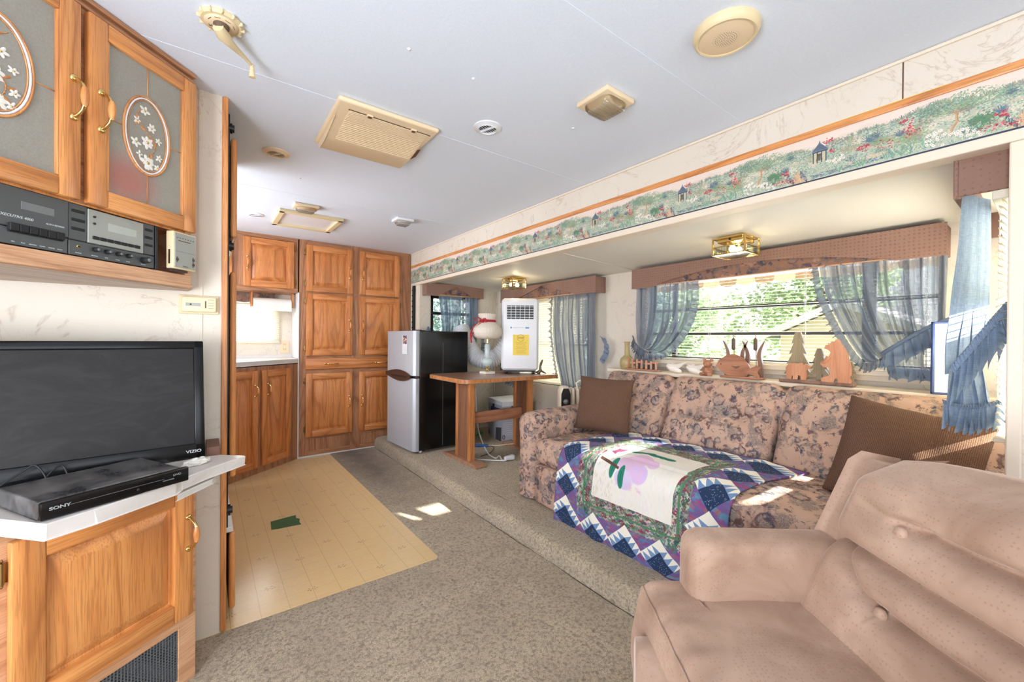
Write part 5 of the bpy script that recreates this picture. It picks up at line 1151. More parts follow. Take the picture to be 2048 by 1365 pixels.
# ------------------------------------------------------------------ tall refrigerator seen edge-on past the partition
rf = thing('built_in_refrigerator', 'oak panelled refrigerator seen edge-on past the partition post', 'refrigerator', (-.3, 1.93, 0)); L = -rf.location
bm = B(); bx(bm, -.65, .066, 1.925, 2.60, .02, 1.95); obj('cabinet_box', bm, 'black', rf, loc=L)
bm = B(); bx(bm, .060, .0735, 1.923, 2.60, .36, 1.955, .002); obj('seal_frame', bm, 'black', rf, loc=L)
for z0, z1 in ((1.485, 1.868), (.55, 1.352), (.035, .335)):
    bm = B(); bx(bm, .076, .098, 1.93, 2.58, z0, z1, .010, 4); obj('door_panel', bm, 'oak_v', rf, loc=L, smooth=40)
for z in (1.905, 1.45, .425):
    bm = B(); tube(bm, [(.07, 1.935, z), (.088, 1.935, z)], .014, 16); tube(bm, [(.078, 1.928, z-.02), (.078, 1.94, z+.02)], .004, 8); obj('hinge_knob', bm, 'black', rf, loc=L, smooth=40)
bm = B(); bx(bm, .060, .09, 1.925, 2.6, .34, .36, .002); obj('vent_strip', bm, 'white_metal', rf, loc=L)
mg = thing('round_magnet', 'small round red and yellow magnet on the oak refrigerator panel', 'magnet', (.100, 2.15, .84)); bm = B(); tube(bm, [(0, 0, 0), (.004, 0, 0)], .03, 20); obj('disc', bm, 'red_print', mg); bm = B(); tube(bm, [(.004, 0, .006), (.006, 0, .006)], .02, 20); obj('face', bm, 'yellow_paper', mg)

# ------------------------------------------------------------------ ceiling fixtures
def disc_T(x, y, z=ZC): return Matrix.Translation((x, y, z)) @ Matrix.Rotation(PI, 4, 'X')
ck = thing('vent_crank', 'cream ceiling vent crank with long handle above the glass cabinet', 'crank', (.033, 1.415, ZC)); 
bm = B(); lathe(bm, [(.050, 0), (.052, .006), (.047, .012), (.030, .013)], n=40, T=disc_T(0, 0, 0))
for k in range(12): a = 2*PI*k/12; bx(bm, -.006, .006, -.003, .003, -.013, -.002, .002, 1, T=Matrix.Rotation(a, 4, 'Z') @ Matrix.Translation((.050, 0, 0)))
obj('dial_rim', bm, 'almond', ck, smooth=40); bm = B(); lathe(bm, [(.040, .0125), (.040, .0145), (.018, .0148)], n=36, T=disc_T(0, 0, 0)); obj('dial_face', bm, 'cream_plastic', ck)
bm = B(); lathe(bm, [(.019, .0145), (.019, .020), (.016, .026), (.012, .026)], n=28, T=disc_T(0, 0, 0)); obj('hub', bm, 'print_brown', ck, smooth=40)
bm = B(); tube(bm, [(-.008, -.012, -.030), (.004, .008, -.036), (.030, .048, -.034), (.062, .092, -.030), (.082, .122, -.030)], [.014, .017, .010, .0055, .005], 12); tube(bm, [(.082, .120, -.028), (.082, .122, -.042)], [.006, .006], 12); tube(bm, [(.082, .122, -.042), (.083, .124, -.066)], [.0065, .0095], 14); obj('crank_arm', bm, 'almond', ck, smooth=50)
text('lettering', 'W', .014, 'print_brown', ck, (-.022, .018, -.0152), rot=(PI, 0, 0))
for k in range(4): a = 3.6+k*.8; bm = B(); bx(bm, -.007, .007, -.0008, .0008, -.0152, -.0148, T=Matrix.Translation((.030*math.cos(a), .030*math.sin(a), 0)) @ Matrix.Rotation(a+PI/2, 4, 'Z')); obj('printed_line', bm, 'print_brown', ck)
def ceil_vent(label, x, y, mat, seed):
    t = thing('ceiling_vent', label, 'vent', (x, y, ZC), .3*seed, 'round ceiling vents'); bm = B(); N = 40
    lathe(bm, [(.058, 0), (.058, .004), (.054, .006), (.044, .008), (.038, .012), (.036, .006), (.037, 0)], n=N, T=disc_T(0, 0, 0)); obj('rim', bm, mat, t, smooth=50)
    bm = B(); lathe(bm, [(.036, .0005), (.036, .001)], n=N, T=disc_T(0, 0, 0)); obj('duct', bm, 'dark_frame', t)
    for k in range(-3, 4): h = math.sqrt(.036**2-(k*.010)**2); bm = B(); bx(bm, -h, h, -.0045, .0045, -.0006, .0006, T=Matrix.Translation((0, k*.010, -.007)) @ Matrix.Rotation(R(38), 4, 'X')); obj('louver', bm, mat, t)
    bm = B(); bx(bm, -.003, .003, -.036, .036, -.012, -.003); obj('cross_bar', bm, mat, t)
ceil_vent('white round ceiling vent near the air conditioner shroud', .943, 1.449, 'white_plastic', 1)
ceil_vent('cream round ceiling vent left of the air conditioner shroud', .269, 2.264, 'cream_plastic', 2)
ceil_vent('small white round ceiling vent beside the roof hatch', .285, 3.502, 'white_plastic', 3)
ac = thing('ceiling_air_conditioner', 'cream ceiling air conditioner shroud with ribbed intake grille', 'air conditioner', (.585, 1.79, ZC)); L = -ac.location
bm = B(); bx(bm, .385, .787, 1.575, 2.005, ZC-.020, ZC, .012, 4); obj('shroud', bm, 'cream_plastic', ac, loc=L, smooth=40)
bm = B(); prism(bm, [(1.70, ZC-.019), (1.985, ZC-.019), (1.975, ZC-.046), (1.86, ZC-.046)], .40, .772, axis='x', bev=.006, seg=3); obj('lower_pan', bm, 'cream_plastic', ac, loc=L, smooth=40)
for k in range(19):
    y = 1.628+k*.0118; z = ZC-.0205-max(0, y-1.70)*.165; bm = B(); bx(bm, .437, .762, y, y+.0075, z-.003, z+.001, .001, 1); obj('louver', bm, 'cream_plastic', ac, loc=L)
bm = B(); bx(bm, .432, .767, 1.622, 1.63, ZC-.0212, ZC-.0198); obj('grille_gap', bm, 'print_brown', ac, loc=L)
for x in (.51, .69): bm = B(); bx(bm, x-.012, x+.012, 1.612, 1.632, ZC-.027, ZC-.02, .002, 1); bx(bm, x-.007, x+.007, 1.615, 1.628, ZC-.029, ZC-.026, mi=1); obj('latch', bm, ['cream_plastic', 'print_brown'], ac, loc=L)
bm = B(); prism(bm, [(.768, 1.79), (.772, 1.88), (.79, 1.90), (.80, 1.85), (.788, 1.77)], ZC-.0215, ZC-.0205); obj('dirt_smudge', bm, 'worn_brown', ac, loc=L)
def dome_light(name, label, x, y, w, h, mat, drop=.018, lens=.03, rot=0):
    t = thing(name, label, 'ceiling light', (x, y, ZC), rot, 'plastic ceiling lights'); bm = B(); bx(bm, -w/2, w/2, -h/2, h/2, -drop, 0, .005, 3); obj('base', bm, mat, t, smooth=40)
    def fn(q, p): return q
    bm = B(); rbox(bm, (0, .0, -drop), (w*.40, h*.40, lens), lens*.95, 12); obj('lens_cover', bm, 'lens', t, smooth=180)
    bm = B()
    for k in range(-4, 5): bx(bm, -w*.34, w*.34, k*h*.08-.001, k*h*.08+.001, -drop-lens*.75, -drop-lens*.75+.002)
    tag(obj('lens_ribs', bm, 'white_plastic', t), kind='stuff')
dome_light('ceiling_light', 'square cream ceiling light between the vent and the speaker', 1.183, 1.022, .150, .150, 'cream_plastic')
dome_light('ceiling_light', 'cream ceiling light touching the roof hatch', .54, 3.06, .15, .11, 'cream_plastic')
dome_light('ceiling_light', 'white ceiling light nearest the pantry cabinet', 1.18, 2.96, .13, .12, 'white_plastic')
hc = thing('roof_hatch', 'cream framed roof vent hatch in front of the kitchen cabinets', 'hatch', (.615, 3.43, ZC)); L = -hc.location; bm = B()
for a in ((.405, .825, 3.215, 3.25), (.405, .825, 3.61, 3.648), (.405, .44, 3.215, 3.648), (.79, .825, 3.215, 3.648)): bx(bm, *a, ZC-.022, ZC, .003, 2)
obj('frame', bm, 'almond', hc, loc=L); bm = B(); bx(bm, .435, .795, 3.245, 3.615, ZC-.006, ZC-.003); obj('translucent_lid', bm, 'white_plastic', hc, loc=L)
sp = thing('ceiling_speaker', 'round cream speaker with perforated grille near the garden border', 'speaker', (1.185, .583, ZC)); bm = B()
lathe(bm, [(.086, 0), (.087, .010), (.083, .020), (.077, .025), (.072, .024), (.072, .020)], n=56, T=disc_T(0, 0, 0)); obj('rim', bm, 'almond', sp, smooth=50)
bm = B(); lathe(bm, [(.0725, .021), (.06, .024), (.001, .026)], n=48, T=disc_T(0, 0, 0)); obj('grille', bm, 'cream_plastic', sp, smooth=50)
bm = B()
for r_ in range(1, 13):
    rad = r_*.0055; n = max(6, int(2*PI*rad/.0058)); 
    for k in range(n):
        a = 2*PI*k/n; z = -.0253+(.0045*(rad/.07)**2)-.0006; c = Vector((rad*math.cos(a), rad*math.sin(a), z)); vs = [bm.verts.new(c+Vector((.0014*math.cos(q*PI/3), .0014*math.sin(q*PI/3), 0))) for q in range(6)]; bm.faces.new(vs)
tag(obj('grille_holes', bm, 'print_brown', sp, fix=False), kind='stuff')
for x, y in ((.727, 1.207), (.496, 1.205), (1.229, 1.234), (.42, 2.55)): bm = B(); lathe(bm, [(.006, 0), (.005, .003), (.001, .0045)], n=14, T=disc_T(x, y)); obj('screw_cap', bm, 'white_plastic', ce, smooth=60)

# brass and glass lanterns on the slide-out ceiling
def lantern(label, x, y, s, power):
    zc = 1.668-.036*(x-XS)/(SX-XS)-.012; t = thing('ceiling_lantern', label, 'ceiling light', (x, y, zc), 0, 'brass and glass ceiling lanterns'); h = .085; q = s/2; bm = B()
    for a in (-q, q):
        for b in (-q, q): bx(bm, a-.0035, a+.0035, b-.0035, b+.0035, -h, .004)
        for z in (-h, -h*.52, .0): bx(bm, -q, q, a-.003, a+.003, z-.002, z+.003); bx(bm, a-.003, a+.003, -q, q, z-.002, z+.003)
    obj('brass_frame', bm, 'brass', t)
    bm = B(); bx(bm, -q*.8, q*.8, -q*.8, q*.8, -.022, .012, .003, 2); obj('backing_box', bm, 'brass', t); bm = B(); tube(bm, [(-q*.8-.004, 0, -.008), (-q*.8+.001, 0, -.008)], .006, 10); obj('knob', bm, 'black', t)
    for k, (nx, ny) in enumerate(((1, 0), (-1, 0), (0, 1), (0, -1))):
        bm = B()
        if nx: bx(bm, nx*q-.001, nx*q+.001, -q+.003, q-.003, -h+.003, -h*.52)
        else: bx(bm, -q+.003, q-.003, ny*q-.001, ny*q+.001, -h+.003, -h*.52)
        for j in range(12):
            u = -q+.006+j*(s-.012)/11
            if nx: tube(bm, [(nx*q, u, -h+.003), (nx*q, u, -h*.52)], .0014, 4)
            else: tube(bm, [(u, ny*q, -h+.003), (u, ny*q, -h*.52)], .0014, 4)
        obj('ribbed_pane', bm, 'fixture_glass', t)
    bm = B(); bx(bm, -q+.003, q-.003, -q+.003, q-.003, -h-.001, -h+.001); obj('bottom_pane', bm, 'fixture_glass', t)
    for a in (-.035, .035):
        bm = B(); tube(bm, [(a, 0, -.02), (a, 0, -.035)], .009, 12); lathe(bm, [(.008, -.035), (.015, -.045), (.018, -.058), (.013, -.070), (.002, -.075)], (a, 0, 0), 16, mi=1); obj('bulb', bm, ['brass', 'lit_bulb'], t, smooth=60)
    lamp('lantern_glow', 'POINT', (x, y, zc-.05), power, (1, .82, .55), radius=.02)
lantern('brass and ribbed glass ceiling lantern above the middle of the sofa', 2.245, 1.04, .162, .7)
lantern('brass and ribbed glass ceiling lantern above the table and lamp', 2.215, 2.945, .150, 1.0)

# ------------------------------------------------------------------ refrigerator on the step
fr = thing('refrigerator', 'two-door silver and black refrigerator at the end of the raised step', 'refrigerator', (1.425, 3.30, .104), R(3)); L = Vector((-1.42, -3.30, -.104))
y0, y1 = 3.30, 3.868
bm = B(); bx(bm, 1.475, 1.965, y0, y1, .125, 1.163, .006, 2); obj('case', bm, 'black_gloss_side', fr, loc=L)
def fdoor(z0, z1, nm, curve):
    bm = B(); n = 16; out = []
    pts = [(b, a) for a, b in [(y0, 1.472), (y0, 1.438), (y0+.03, 1.421), (y1-.02, 1.418), (y1, 1.43), (y1, 1.472)]]
    prism(bm, pts, z0, z1, bev=.004, seg=2); return obj(nm, bm, 'silver', fr, loc=L, smooth=30)
d1 = fdoor(.775, 1.163, 'freezer_door', 1); d2 = fdoor(.125, .752, 'lower_door', -1)
bm = B(); bx(bm, 1.43, 1.475, y0+.004, y1-.004, .752, .775); obj('gap_seal', bm, 'black', fr, loc=L)
bm = B(); N = 24
up = [(y0+.05+(y1-y0-.06)*k/N, .772+.036*math.sin(PI*(k/N)**.8)**1.2+.01*k/N) for k in range(N+1)]; lo = [(y0+.05+(y1-y0-.06)*k/N, .756-.036*math.sin(PI*(k/N)**.8)**1.2) for k in range(N, -1, -1)]
prism(bm, up+lo, 1.405, 1.424, axis='x', bev=.004); obj('handle', bm, 'brown_plastic', fr, loc=L, smooth=40, label='brown curved grip between the doors'); 
bm = B(); prism(bm, [(y0+.1, .765), (y0+.45, .765), (y0+.42, .750), (y0+.13, .750)], 1.402, 1.4045, axis='x'); obj('grip_recess', bm, 'black', fr, loc=L)
bm = B(); tube(bm, [(1.45, y0+.012, .758), (1.45, y0+.012, .771)], .008, 10); bx(bm, 1.43, 1.47, y0+.004, y0+.035, .76, .768, .002); obj('hinge', bm, 'chrome', fr, loc=L)
bm = B(); quad_uv(bm, [(1.4195, y0+.23, .99), (1.4195, y0+.125, .99), (1.4195, y0+.125, 1.105), (1.4195, y0+.23, 1.105)][:4]); 
for v in bm.verts: v.co.z = 1.125 if v.co.z > 1.05 else .955; v.co.x = 1.4180
obj('sticker', bm, 'fridge_sticker', d1, fix=False)
bm = B(); bx(bm, 1.46, 1.50, y0+.02, y0+.10, 1.163, 1.172, .002); bx(bm, 1.45, 1.54, y0+.03, y1-.2, 1.163, 1.168, .002); obj('top_hinge', bm, 'brown_plastic', fr, loc=L)
for x, y in ((1.50, y0+.03), (1.50, y1-.03), (1.93, y0+.03), (1.93, y1-.03)): bm = B(); tube(bm, [(x, y, .103), (x, y, .127)], .014, 12); obj('foot', bm, 'white_plastic', fr, loc=L)
bm = B(); bx(bm, 1.70, 1.702, y0-.0012, y0+.002, .14, 1.06); obj('side_scratch', bm, 'grey_metal', fr, loc=L)
sseal = thing('opening_seal', 'black rubber seal strip at the far side of the slide-out opening', 'seal', (1.728, 4.02, 1.17)); bm = B(); bx(bm, -.012, .010, -.02, .02, 0, .47, .005, 2)
for k in range(8): bx(bm, -.016, -.010, -.018, .018, .03+k*.055, .045+k*.055, .002, 1)
obj('strip', bm, 'rubber', sseal)

# ------------------------------------------------------------------ table
tb = thing('dinette_table', 'wood-look dinette table on two pedestal legs beside the refrigerator', 'table', (2.0, 2.95, .103)); L = -tb.location
bm = B(); r_ = .07; pts = []
for cx, cy, a0 in ((1.545+r_, 2.655+r_, 180), (2.50-.03, 2.655+.03, 270), (2.50-.03, 3.295-.03, 0), (1.545+r_, 3.295-r_, 90)):
    rr_ = r_ if cx < 2 else .03
    for k in range(7): a = R(a0+k*15); pts.append((cx+rr_*math.cos(a), cy+rr_*math.sin(a)))
prism(bm, pts, .757, .790, bev=.003); obj('tabletop', bm, 'table_top', tb, loc=L)
bm = B(); pin = [(x+(.002 if x < 2 else -.002)*-1.0, y+(-.002 if y < 2.9 else .002)) for x, y in pts]; prism(bm, pin, .762, .785); obj('edge_band', bm, 'leg_wood', tb, loc=L)
for x in (1.70, 2.30):
    bm = B(); bx(bm, x-.016, x+.016, 2.83, 2.99, .125, .757, .002, 1, mi=1); bx(bm, x-.026, x+.026, 2.795, 2.832, .125, .757, .006, 2); bx(bm, x-.026, x+.026, 2.988, 3.025, .125, .757, .006, 2)
    lg_ = obj('leg', bm, ['leg_wood', 'leg_core'], tb, loc=L, label='pedestal leg with darker centre panel')
    bm = B(); prism(bm, [(2.66, .104), (3.20, .104), (3.20, .116), (3.17, .128), (2.69, .128), (2.66, .116)], x-.05, x+.05, axis='x', bev=.003); obj('foot_board', bm, 'table_top', tb, loc=L)
bm = B(); bx(bm, 1.72, 2.28, 2.895, 2.925, .395, .490, .004, 2); obj('stretcher', bm, 'carved_wood', tb, loc=L)
# portable air conditioner
pa = thing('portable_air_conditioner', 'white portable air conditioner with yellow notice standing on the table', 'air conditioner', (2.285, 2.945, .792), R(-37))
bm = B(); bx(bm, -.165, .165, -.13, .15, .028, .665, .035, 5); obj('housing', bm, 'white_plastic', pa, smooth=50)
bm = B(); bx(bm, -.150, .150, -.137, -.12, .045, .640, .012, 3); obj('front_panel', bm, 'white_plastic', pa, smooth=40)
bm = B(); bx(bm, -.117, .117, -.1385, -.130, .480, .600, .006, 3); obj('outlet_recess', bm, 'black', pa)
for k in range(5): bm = B(); bx(bm, -.118, .118, -.143, -.137, .494+k*.023, .4985+k*.023, .001, 1); obj('louver', bm, 'white_plastic', pa)
for k in range(5): bm = B(); x = -.079+k*.0395; bx(bm, x-.002, x+.002, -.143, -.137, .480, .600, .001, 1); obj('grille_bar', bm, 'white_plastic', pa)
bm = B(); bx(bm, -.062, .078, -.1395, -.1375, .165, .345); obj('notice_sheet', bm, 'yellow_paper', pa, label='yellow paper notice reading STOP')
bm = B(); N = 32; tube(bm, [(.006+.029*math.cos(2*PI*k/N), -.1398, .316+.029*math.sin(2*PI*k/N)) for k in range(N+1)], .0012, 5); obj('printed_circle', bm, 'shadow_print', pa)  # ring printed in dark slate ink
text('lettering', 'STOP', .020, 'print_brown', pa, (.006, -.1400, .316), bold=.0003)
bm = B()
for k in range(9): hw_ = .052-(k*7 % 5)*.004; bx(bm, .008-hw_, .008+hw_, -.1400, -.1394, .276-k*.0115, .2775-k*.0115)
tag(obj('printed_lines', bm, 'print_brown', pa), kind='stuff'); bm = B(); bx(bm, -.065, .035, -.1377, -.1365, .4035, .4065); obj('printed_line', bm, 'print_grey', pa); bm = B(); bx(bm, .045, .078, -.1378, -.1365, .398, .412, .001, 1); bx(bm, -.085, -.072, -.1378, -.1365, .398, .414, .001, 1); obj('blue_label', bm, 'print_blue', pa)
for x in (-.12, .12):
    for y in (-.09, .11): bm = B(); tube(bm, [(x-.012, y, .014), (x+.012, y, .014)], .014, 14); bx(bm, x-.012, x+.012, y-.012, y+.012, .016, .032); obj('caster', bm, 'black', pa)
bm = B(); bx(bm, -.14, .14, -.11, .13, .018, .03); obj('base_tray', bm, 'black_matte', pa)
# exhaust hose sagging behind the lamp
hs = thing('exhaust_hose', 'white corrugated exhaust hose sagging behind the glass lamp', 'hose', (2.1, 3.25, .79)); bm = B()
path = [cr([(2.08, 3.66, 1.20), (2.09, 3.58, 1.08), (2.12, 3.46, .93), (2.20, 3.38, .885), (2.31, 3.33, .93), (2.40, 3.27, 1.07), (2.43, 3.22, 1.20)], k/220)-hs.location for k in range(221)]
tube(bm, path, [.078+.010*math.sin(k*2*PI/5.5) for k in range(221)], 28); obj('corrugated_tube', bm, 'white_plastic', hs, smooth=180)
# lamp
lm = thing('table_lamp', 'glass table lamp with cream shade and red ribbon on the table', 'lamp', (1.985, 3.02, .791))
bm = B(); bx(bm, -.05, .05, -.05, .05, 0, .022, .004, 2); obj('marble_base', bm, 'ceramic_white', lm)
bm = B(); lathe(bm, [(.024, .022), (.012, .032), (.010, .045), (.020, .055), (.010, .062)], n=20); lathe(bm, [(.010, .262), (.014, .272), (.009, .284), (.013, .296), (.006, .33)], n=18); obj('brass_fitting', bm, 'brass', lm, smooth=50)
bm = B(); lathe(bm, [(.010, .06), (.034, .075), (.050, .098), (.052, .115), (.038, .135), (.022, .142), (.025, .155), (.025, .255), (.018, .264)], n=24); obj('glass_column', bm, 'teal_glass', lm, smooth=50)
bm = B(); prof = [(.085, .305), (.118, .330), (.130, .365), (.122, .400), (.095, .432), (.070, .452), (.066, .470), (.074, .500), (.084, .525)]; rings = []
def sh(u, v):
    k = v*(len(prof)-1); i = min(int(k), len(prof)-2); q = k-i; r_ = prof[i][0]*(1-q)+prof[i+1][0]*q; z = prof[i][1]*(1-q)+prof[i+1][1]*q; a = 2*PI*u; r_ *= 1+.015*math.sin(a*30)*min(1, v*2); return (r_*math.cos(a), r_*math.sin(a), z)
grid(bm, sh, 120, 24); bmesh.ops.remove_doubles(bm, verts=bm.verts, dist=.0003); obj('lamp_shade', bm, 'shade_cloth', lm, smooth=180, solid=.002)
bm = B(); tube(bm, [(.0675*math.cos(a), .0675*math.sin(a), .462) for a in np.linspace(0, 2*PI, 33)], .006, 8)
for v in bm.verts: v.co.z = .462+(v.co.z-.462)*2.0
fw = Vector((-.85, -.53, 0)); 
bm2 = bm
def rib(pts, wd=.008):
    n = 24
    for k in range(n):
        a, b = cr(pts, k/n), cr(pts, (k+1)/n); s = Vector((.5, -.8, .1)).normalized()*wd; vs = [bm2.verts.new(q) for q in (a-s, a+s, b+s, b-s)]; bm2.faces.new(vs)
c0 = Vector((-.072, -.028, .462))
rib([c0, c0+Vector((-.03, .03, .03)), c0+Vector((-.05, .055, .012)), c0+Vector((-.02, .02, -.006)), c0]); rib([c0, c0+Vector((.0, -.03, .022)), c0+Vector((.01, -.05, -.01)), c0+Vector((-.005, -.02, -.016)), c0])
rib([c0, c0+Vector((-.045, .035, -.03)), c0+Vector((-.075, .065, -.10)), c0+Vector((-.07, .062, -.19))], .007); rib([c0, c0+Vector((-.035, .025, -.045)), c0+Vector((-.062, .05, -.11)), c0+Vector((-.075, .06, -.15))], .006)
obj('red_ribbon', bm, 'red_ribbon', lm, smooth=60, solid=.001, label='red ribbon with bow')
# lizard-like pewter figurine
fg = thing('pewter_figurine', 'small dark pewter bird figurine on the table beside the air conditioner', 'figurine', (2.41, 2.80, .791)); bm = B()
tube(bm, [(-.02, .02, .0), (-.012, .01, .012), (.0, .0, .03), (-.004, 0, .06), (.006, 0, .09), (.016, -.004, .115), (.022, -.004, .125)], [.016, .018, .014, .010, .012, .008, .003], 10); tube(bm, [(0, 0, .03), (.02, -.02, .012), (.04, -.03, .002)], [.010, .008, .003], 8); tube(bm, [(0, 0, .03), (-.03, .03, .008), (-.045, .03, .002)], [.010, .006, .003], 8)
obj('body', bm, 'pewter', fg, smooth=60)

# ------------------------------------------------------------------ under the table
cx_ = thing('cardboard_carton', 'grey printed cardboard carton on the floor beneath the table', 'box', (2.47, 3.36, .104), R(-12)); bm = B()
bx(bm, -.15, .16, -.17, .17, 0, .385, .003, 1); obj('carton', bm, 'grey_print', cx_)
bm = B(); quad_uv(bm, [(-.1512, .17, .002), (-.1512, -.17, .002), (-.1512, -.17, .384), (-.1512, .17, .384)]); quad_uv(bm, [(-.15, -.1712, .002), (.16, -.1712, .002), (.16, -.1712, .384), (-.15, -.1712, .384)]); obj('printed_side', bm, 'carton_print', cx_, fix=False)
bm = B(); bx(bm, -.155, .0, -.175, .175, .385, .390); bx(bm, .01, .165, -.175, .175, .386, .391, T=Matrix.Rotation(R(-3), 4, 'Y')); obj('top_flap', bm, 'paper', cx_)
ht = thing('oil_heater', 'cream finned heater with black control panel behind the sofa arm', 'heater', (2.42, 2.38, .104), R(-35)); 
for k in range(5): bm = B(); rbox(bm, (-.02+k*.038, .02, .33), (.014, .075, .27), .014, 8); obj('fin', bm, 'cream_trim', ht, smooth=180)
bm = B(); rbox(bm, (-.085, .0, .33), (.05, .085, .285), .04, 14); obj('control_housing', bm, 'cream_trim', ht, smooth=180)
bm = B(); prism(bm, [(-.12, .42), (-.055, .42), (-.055, .56), (-.07, .60), (-.105, .60), (-.12, .56)], -.094, -.078, axis='y', bev=.005); obj('control_panel', bm, 'black', ht)
bm = B(); lathe(bm, [(.022, 0), (.018, .012), (.001, .013)], n=20, T=Matrix.Translation((-.088, -.094, .50)) @ Matrix.Rotation(PI/2, 4, 'X')); obj('dial', bm, 'grey_metal', ht)
bm = B(); tube(bm, [(.02, 0, .60), (.01, 0, .64), (.04, 0, .66), (.08, 0, .64), (.085, 0, .60)], .007, 8); obj('carry_handle', bm, 'cream_trim', ht, smooth=60)
def cable(name, label, pts, r, mat, n=60):
    p0 = Vector(pts[0]); t = thing(name, label, 'cable', p0); bm = B(); tube(bm, [cr(pts, k/n)-p0 for k in range(n+1)], r, 8); obj('cord', bm, mat, t); return t
c1 = cable('extension_cord', 'thick white power cord with plug block on the carpet beneath the table', [(2.16, 3.50, .60), (2.14, 3.42, .25), (2.10, 3.26, .115), (1.98, 3.0, .111), (1.94, 2.90, .111), (1.93, 2.80, .111), (1.99, 2.83, .111), (1.94, 2.72, .111), (1.965, 2.70, .112)], .0065, 'cord_white', 90)
bm = B(); rbox(bm, (0, 0, 0), (.045, .024, .022), .012, 8)
for v in bm.verts: v.co.y *= .65+.35*(v.co.x/.045+1)/2; v.co.z *= .6+.4*(v.co.x/.045+1)/2
plug = obj('plug_block', bm, 'white_plastic', c1, loc=Vector((2.0, 2.705, .126))-c1.location, rot=(0, 0, R(-5)), smooth=180)
cable('power_cord', 'thin cream cord crossing the carpet behind the table foot', [(2.04, 3.27, .11), (2.15, 3.14, .11), (2.22, 3.05, .13), (2.30, 3.0, .136), (2.40, 2.97, .13), (2.50, 2.96, .112)], .004, 'cream_plastic')
cable('power_cord', 'white cord running to the plug block from the left', [(1.77, 2.93, .111), (1.79, 2.86, .111), (1.86, 2.78, .111), (1.93, 2.72, .111), (1.955, 2.705, .111)], .0045, 'cord_white')
cable('power_cord', 'thin dark cord curling on the carpet beneath the table', [(2.02, 3.27, .109), (2.12, 3.20, .109), (2.10, 3.08, .109), (1.98, 2.96, .109), (1.86, 2.92, .109)], .0025, 'cord_black')
cable('hanging_wire', 'thin wire standing against the end wall beneath the table', [(2.16, 3.87, .46), (2.18, 3.86, .36), (2.16, 3.86, .28), (2.15, 3.85, .12)], .003, 'cord_black')
o = obj('green_strap', bx(B(), -.075, .075, -.014, .014, 0, .012, .003), 'bright_green', loc=(2.28, 3.62, .106), rot=(0, 0, R(30))); tag(o, 'bright green plastic strip on the carpet beneath the table', 'strip')
o = obj('blue_strap', bx(B(), -.065, .065, -.017, .017, 0, .016, .003), 'bright_blue', loc=(2.04, 3.20, .106), rot=(0, 0, R(-35))); tag(o, 'blue plastic piece on the carpet beneath the table', 'strip')
# green tape on the vinyl
bm = B(); pts = [(.306, 2.681), (.340, 2.672), (.40, 2.668), (.455, 2.660), (.452, 2.70), (.462, 2.745), (.445, 2.770), (.452, 2.816), (.40, 2.812), (.315, 2.800)]; prism(bm, [(x, y) for x, y in pts], 0, .0012)
o = obj('tape_patch', bm, 'green_tape', loc=(0, 0, .0018)); tag(o, 'dark green tape patch on the cream vinyl floor', 'tape')

# ------------------------------------------------------------------ ornaments on the ledge behind the sofa (local: x runs right = -y world, -y toward the room)
XO, ZL = 2.47, .886
def orn(name, label, y, cat='ornament', x=XO, rz=-PI/2, group=None): return thing(name, label, cat, (x, y, ZL), rz, group)
v = orn('bottle_vase', 'tan long-necked pottery vase at the left end of the ledge', 1.905); bm = B()
lathe(bm, [(.038, 0), (.048, .02), (.052, .05), (.046, .078), (.026, .096), (.019, .105), (.0165, .15), (.018, .185), (.024, .2), (.021, .2), (.015, .19)], n=32); obj('vase', bm, 'ceramic_green', v, smooth=60)
f = orn('carved_picket_fence', 'small carved orange wooden picket fence on a base beside the vase', 1.755, x=XO-.03); bm = B(); bx(bm, -.13, .14, -.02, .02, 0, .012, .003); obj('base', bm, 'carved_wood', f)
for k in range(7): bm = B(); x = -.115+k*.038; h = .085-.003*k; bx(bm, x-.007, x+.007, -.008, .004, .012, h, .003, 1); obj('picket', bm, 'carved_orange', f)
for k in range(4): bm = B(); x = -.096+k*.06; z = .045+(.008 if k % 2 else 0); bx(bm, x, x+.045, -.005, .006, z, z+.012, .002, 1); obj('rail_piece', bm, 'carved_orange', f)
def dove(label, y, s):
    t = orn('white_dove', label, y, group='white carved doves', x=XO-.02); bm = B(); tube(bm, [(-.055*s, 0, .048), (-.045*s, 0, .046), (-.02*s, 0, .030), (.015*s, 0, .022), (.05*s, 0, .012)], [.004, .014, .021, .020, .008], 12)
    obj('body', bm, 'ceramic_white', t, smooth=60)
    for sg in (-1, 1):
        bm = B(); prism(bm, [(-.02, .03), (.015, .022), (.045, .05), (.075, .078), (.04, .068), (.01, .058), (-.012, .062), (-.034, .066)], -.003, .003, axis='y', bev=.002); obj('wing', bm, 'ceramic_white', t, rot=(R(sg*22), 0, R(sg*8)), loc=(0, sg*.006, 0))
dove('left white carved dove behind the sofa back', 1.515, 1); dove('right white carved dove next to the small wooden bear', 1.375, 1)
tb_ = orn('seated_wooden_bear', 'small seated wooden bear between the dove and the fish', 1.29, x=XO-.02); bm = B()
lathe(bm, [(.02, 0), (.030, .012), (.030, .035), (.022, .055), (.012, .06)], n=20, sy=.85); obj('body', bm, 'carved_wood', tb_, smooth=60)
bm = B(); rbox(bm, (0, -.004, .075), (.025, .022, .022), .02, 8); rbox(bm, (0, -.026, .068), (.010, .010, .008), .008, 6); obj('head', bm, 'carved_wood', tb_, smooth=180)
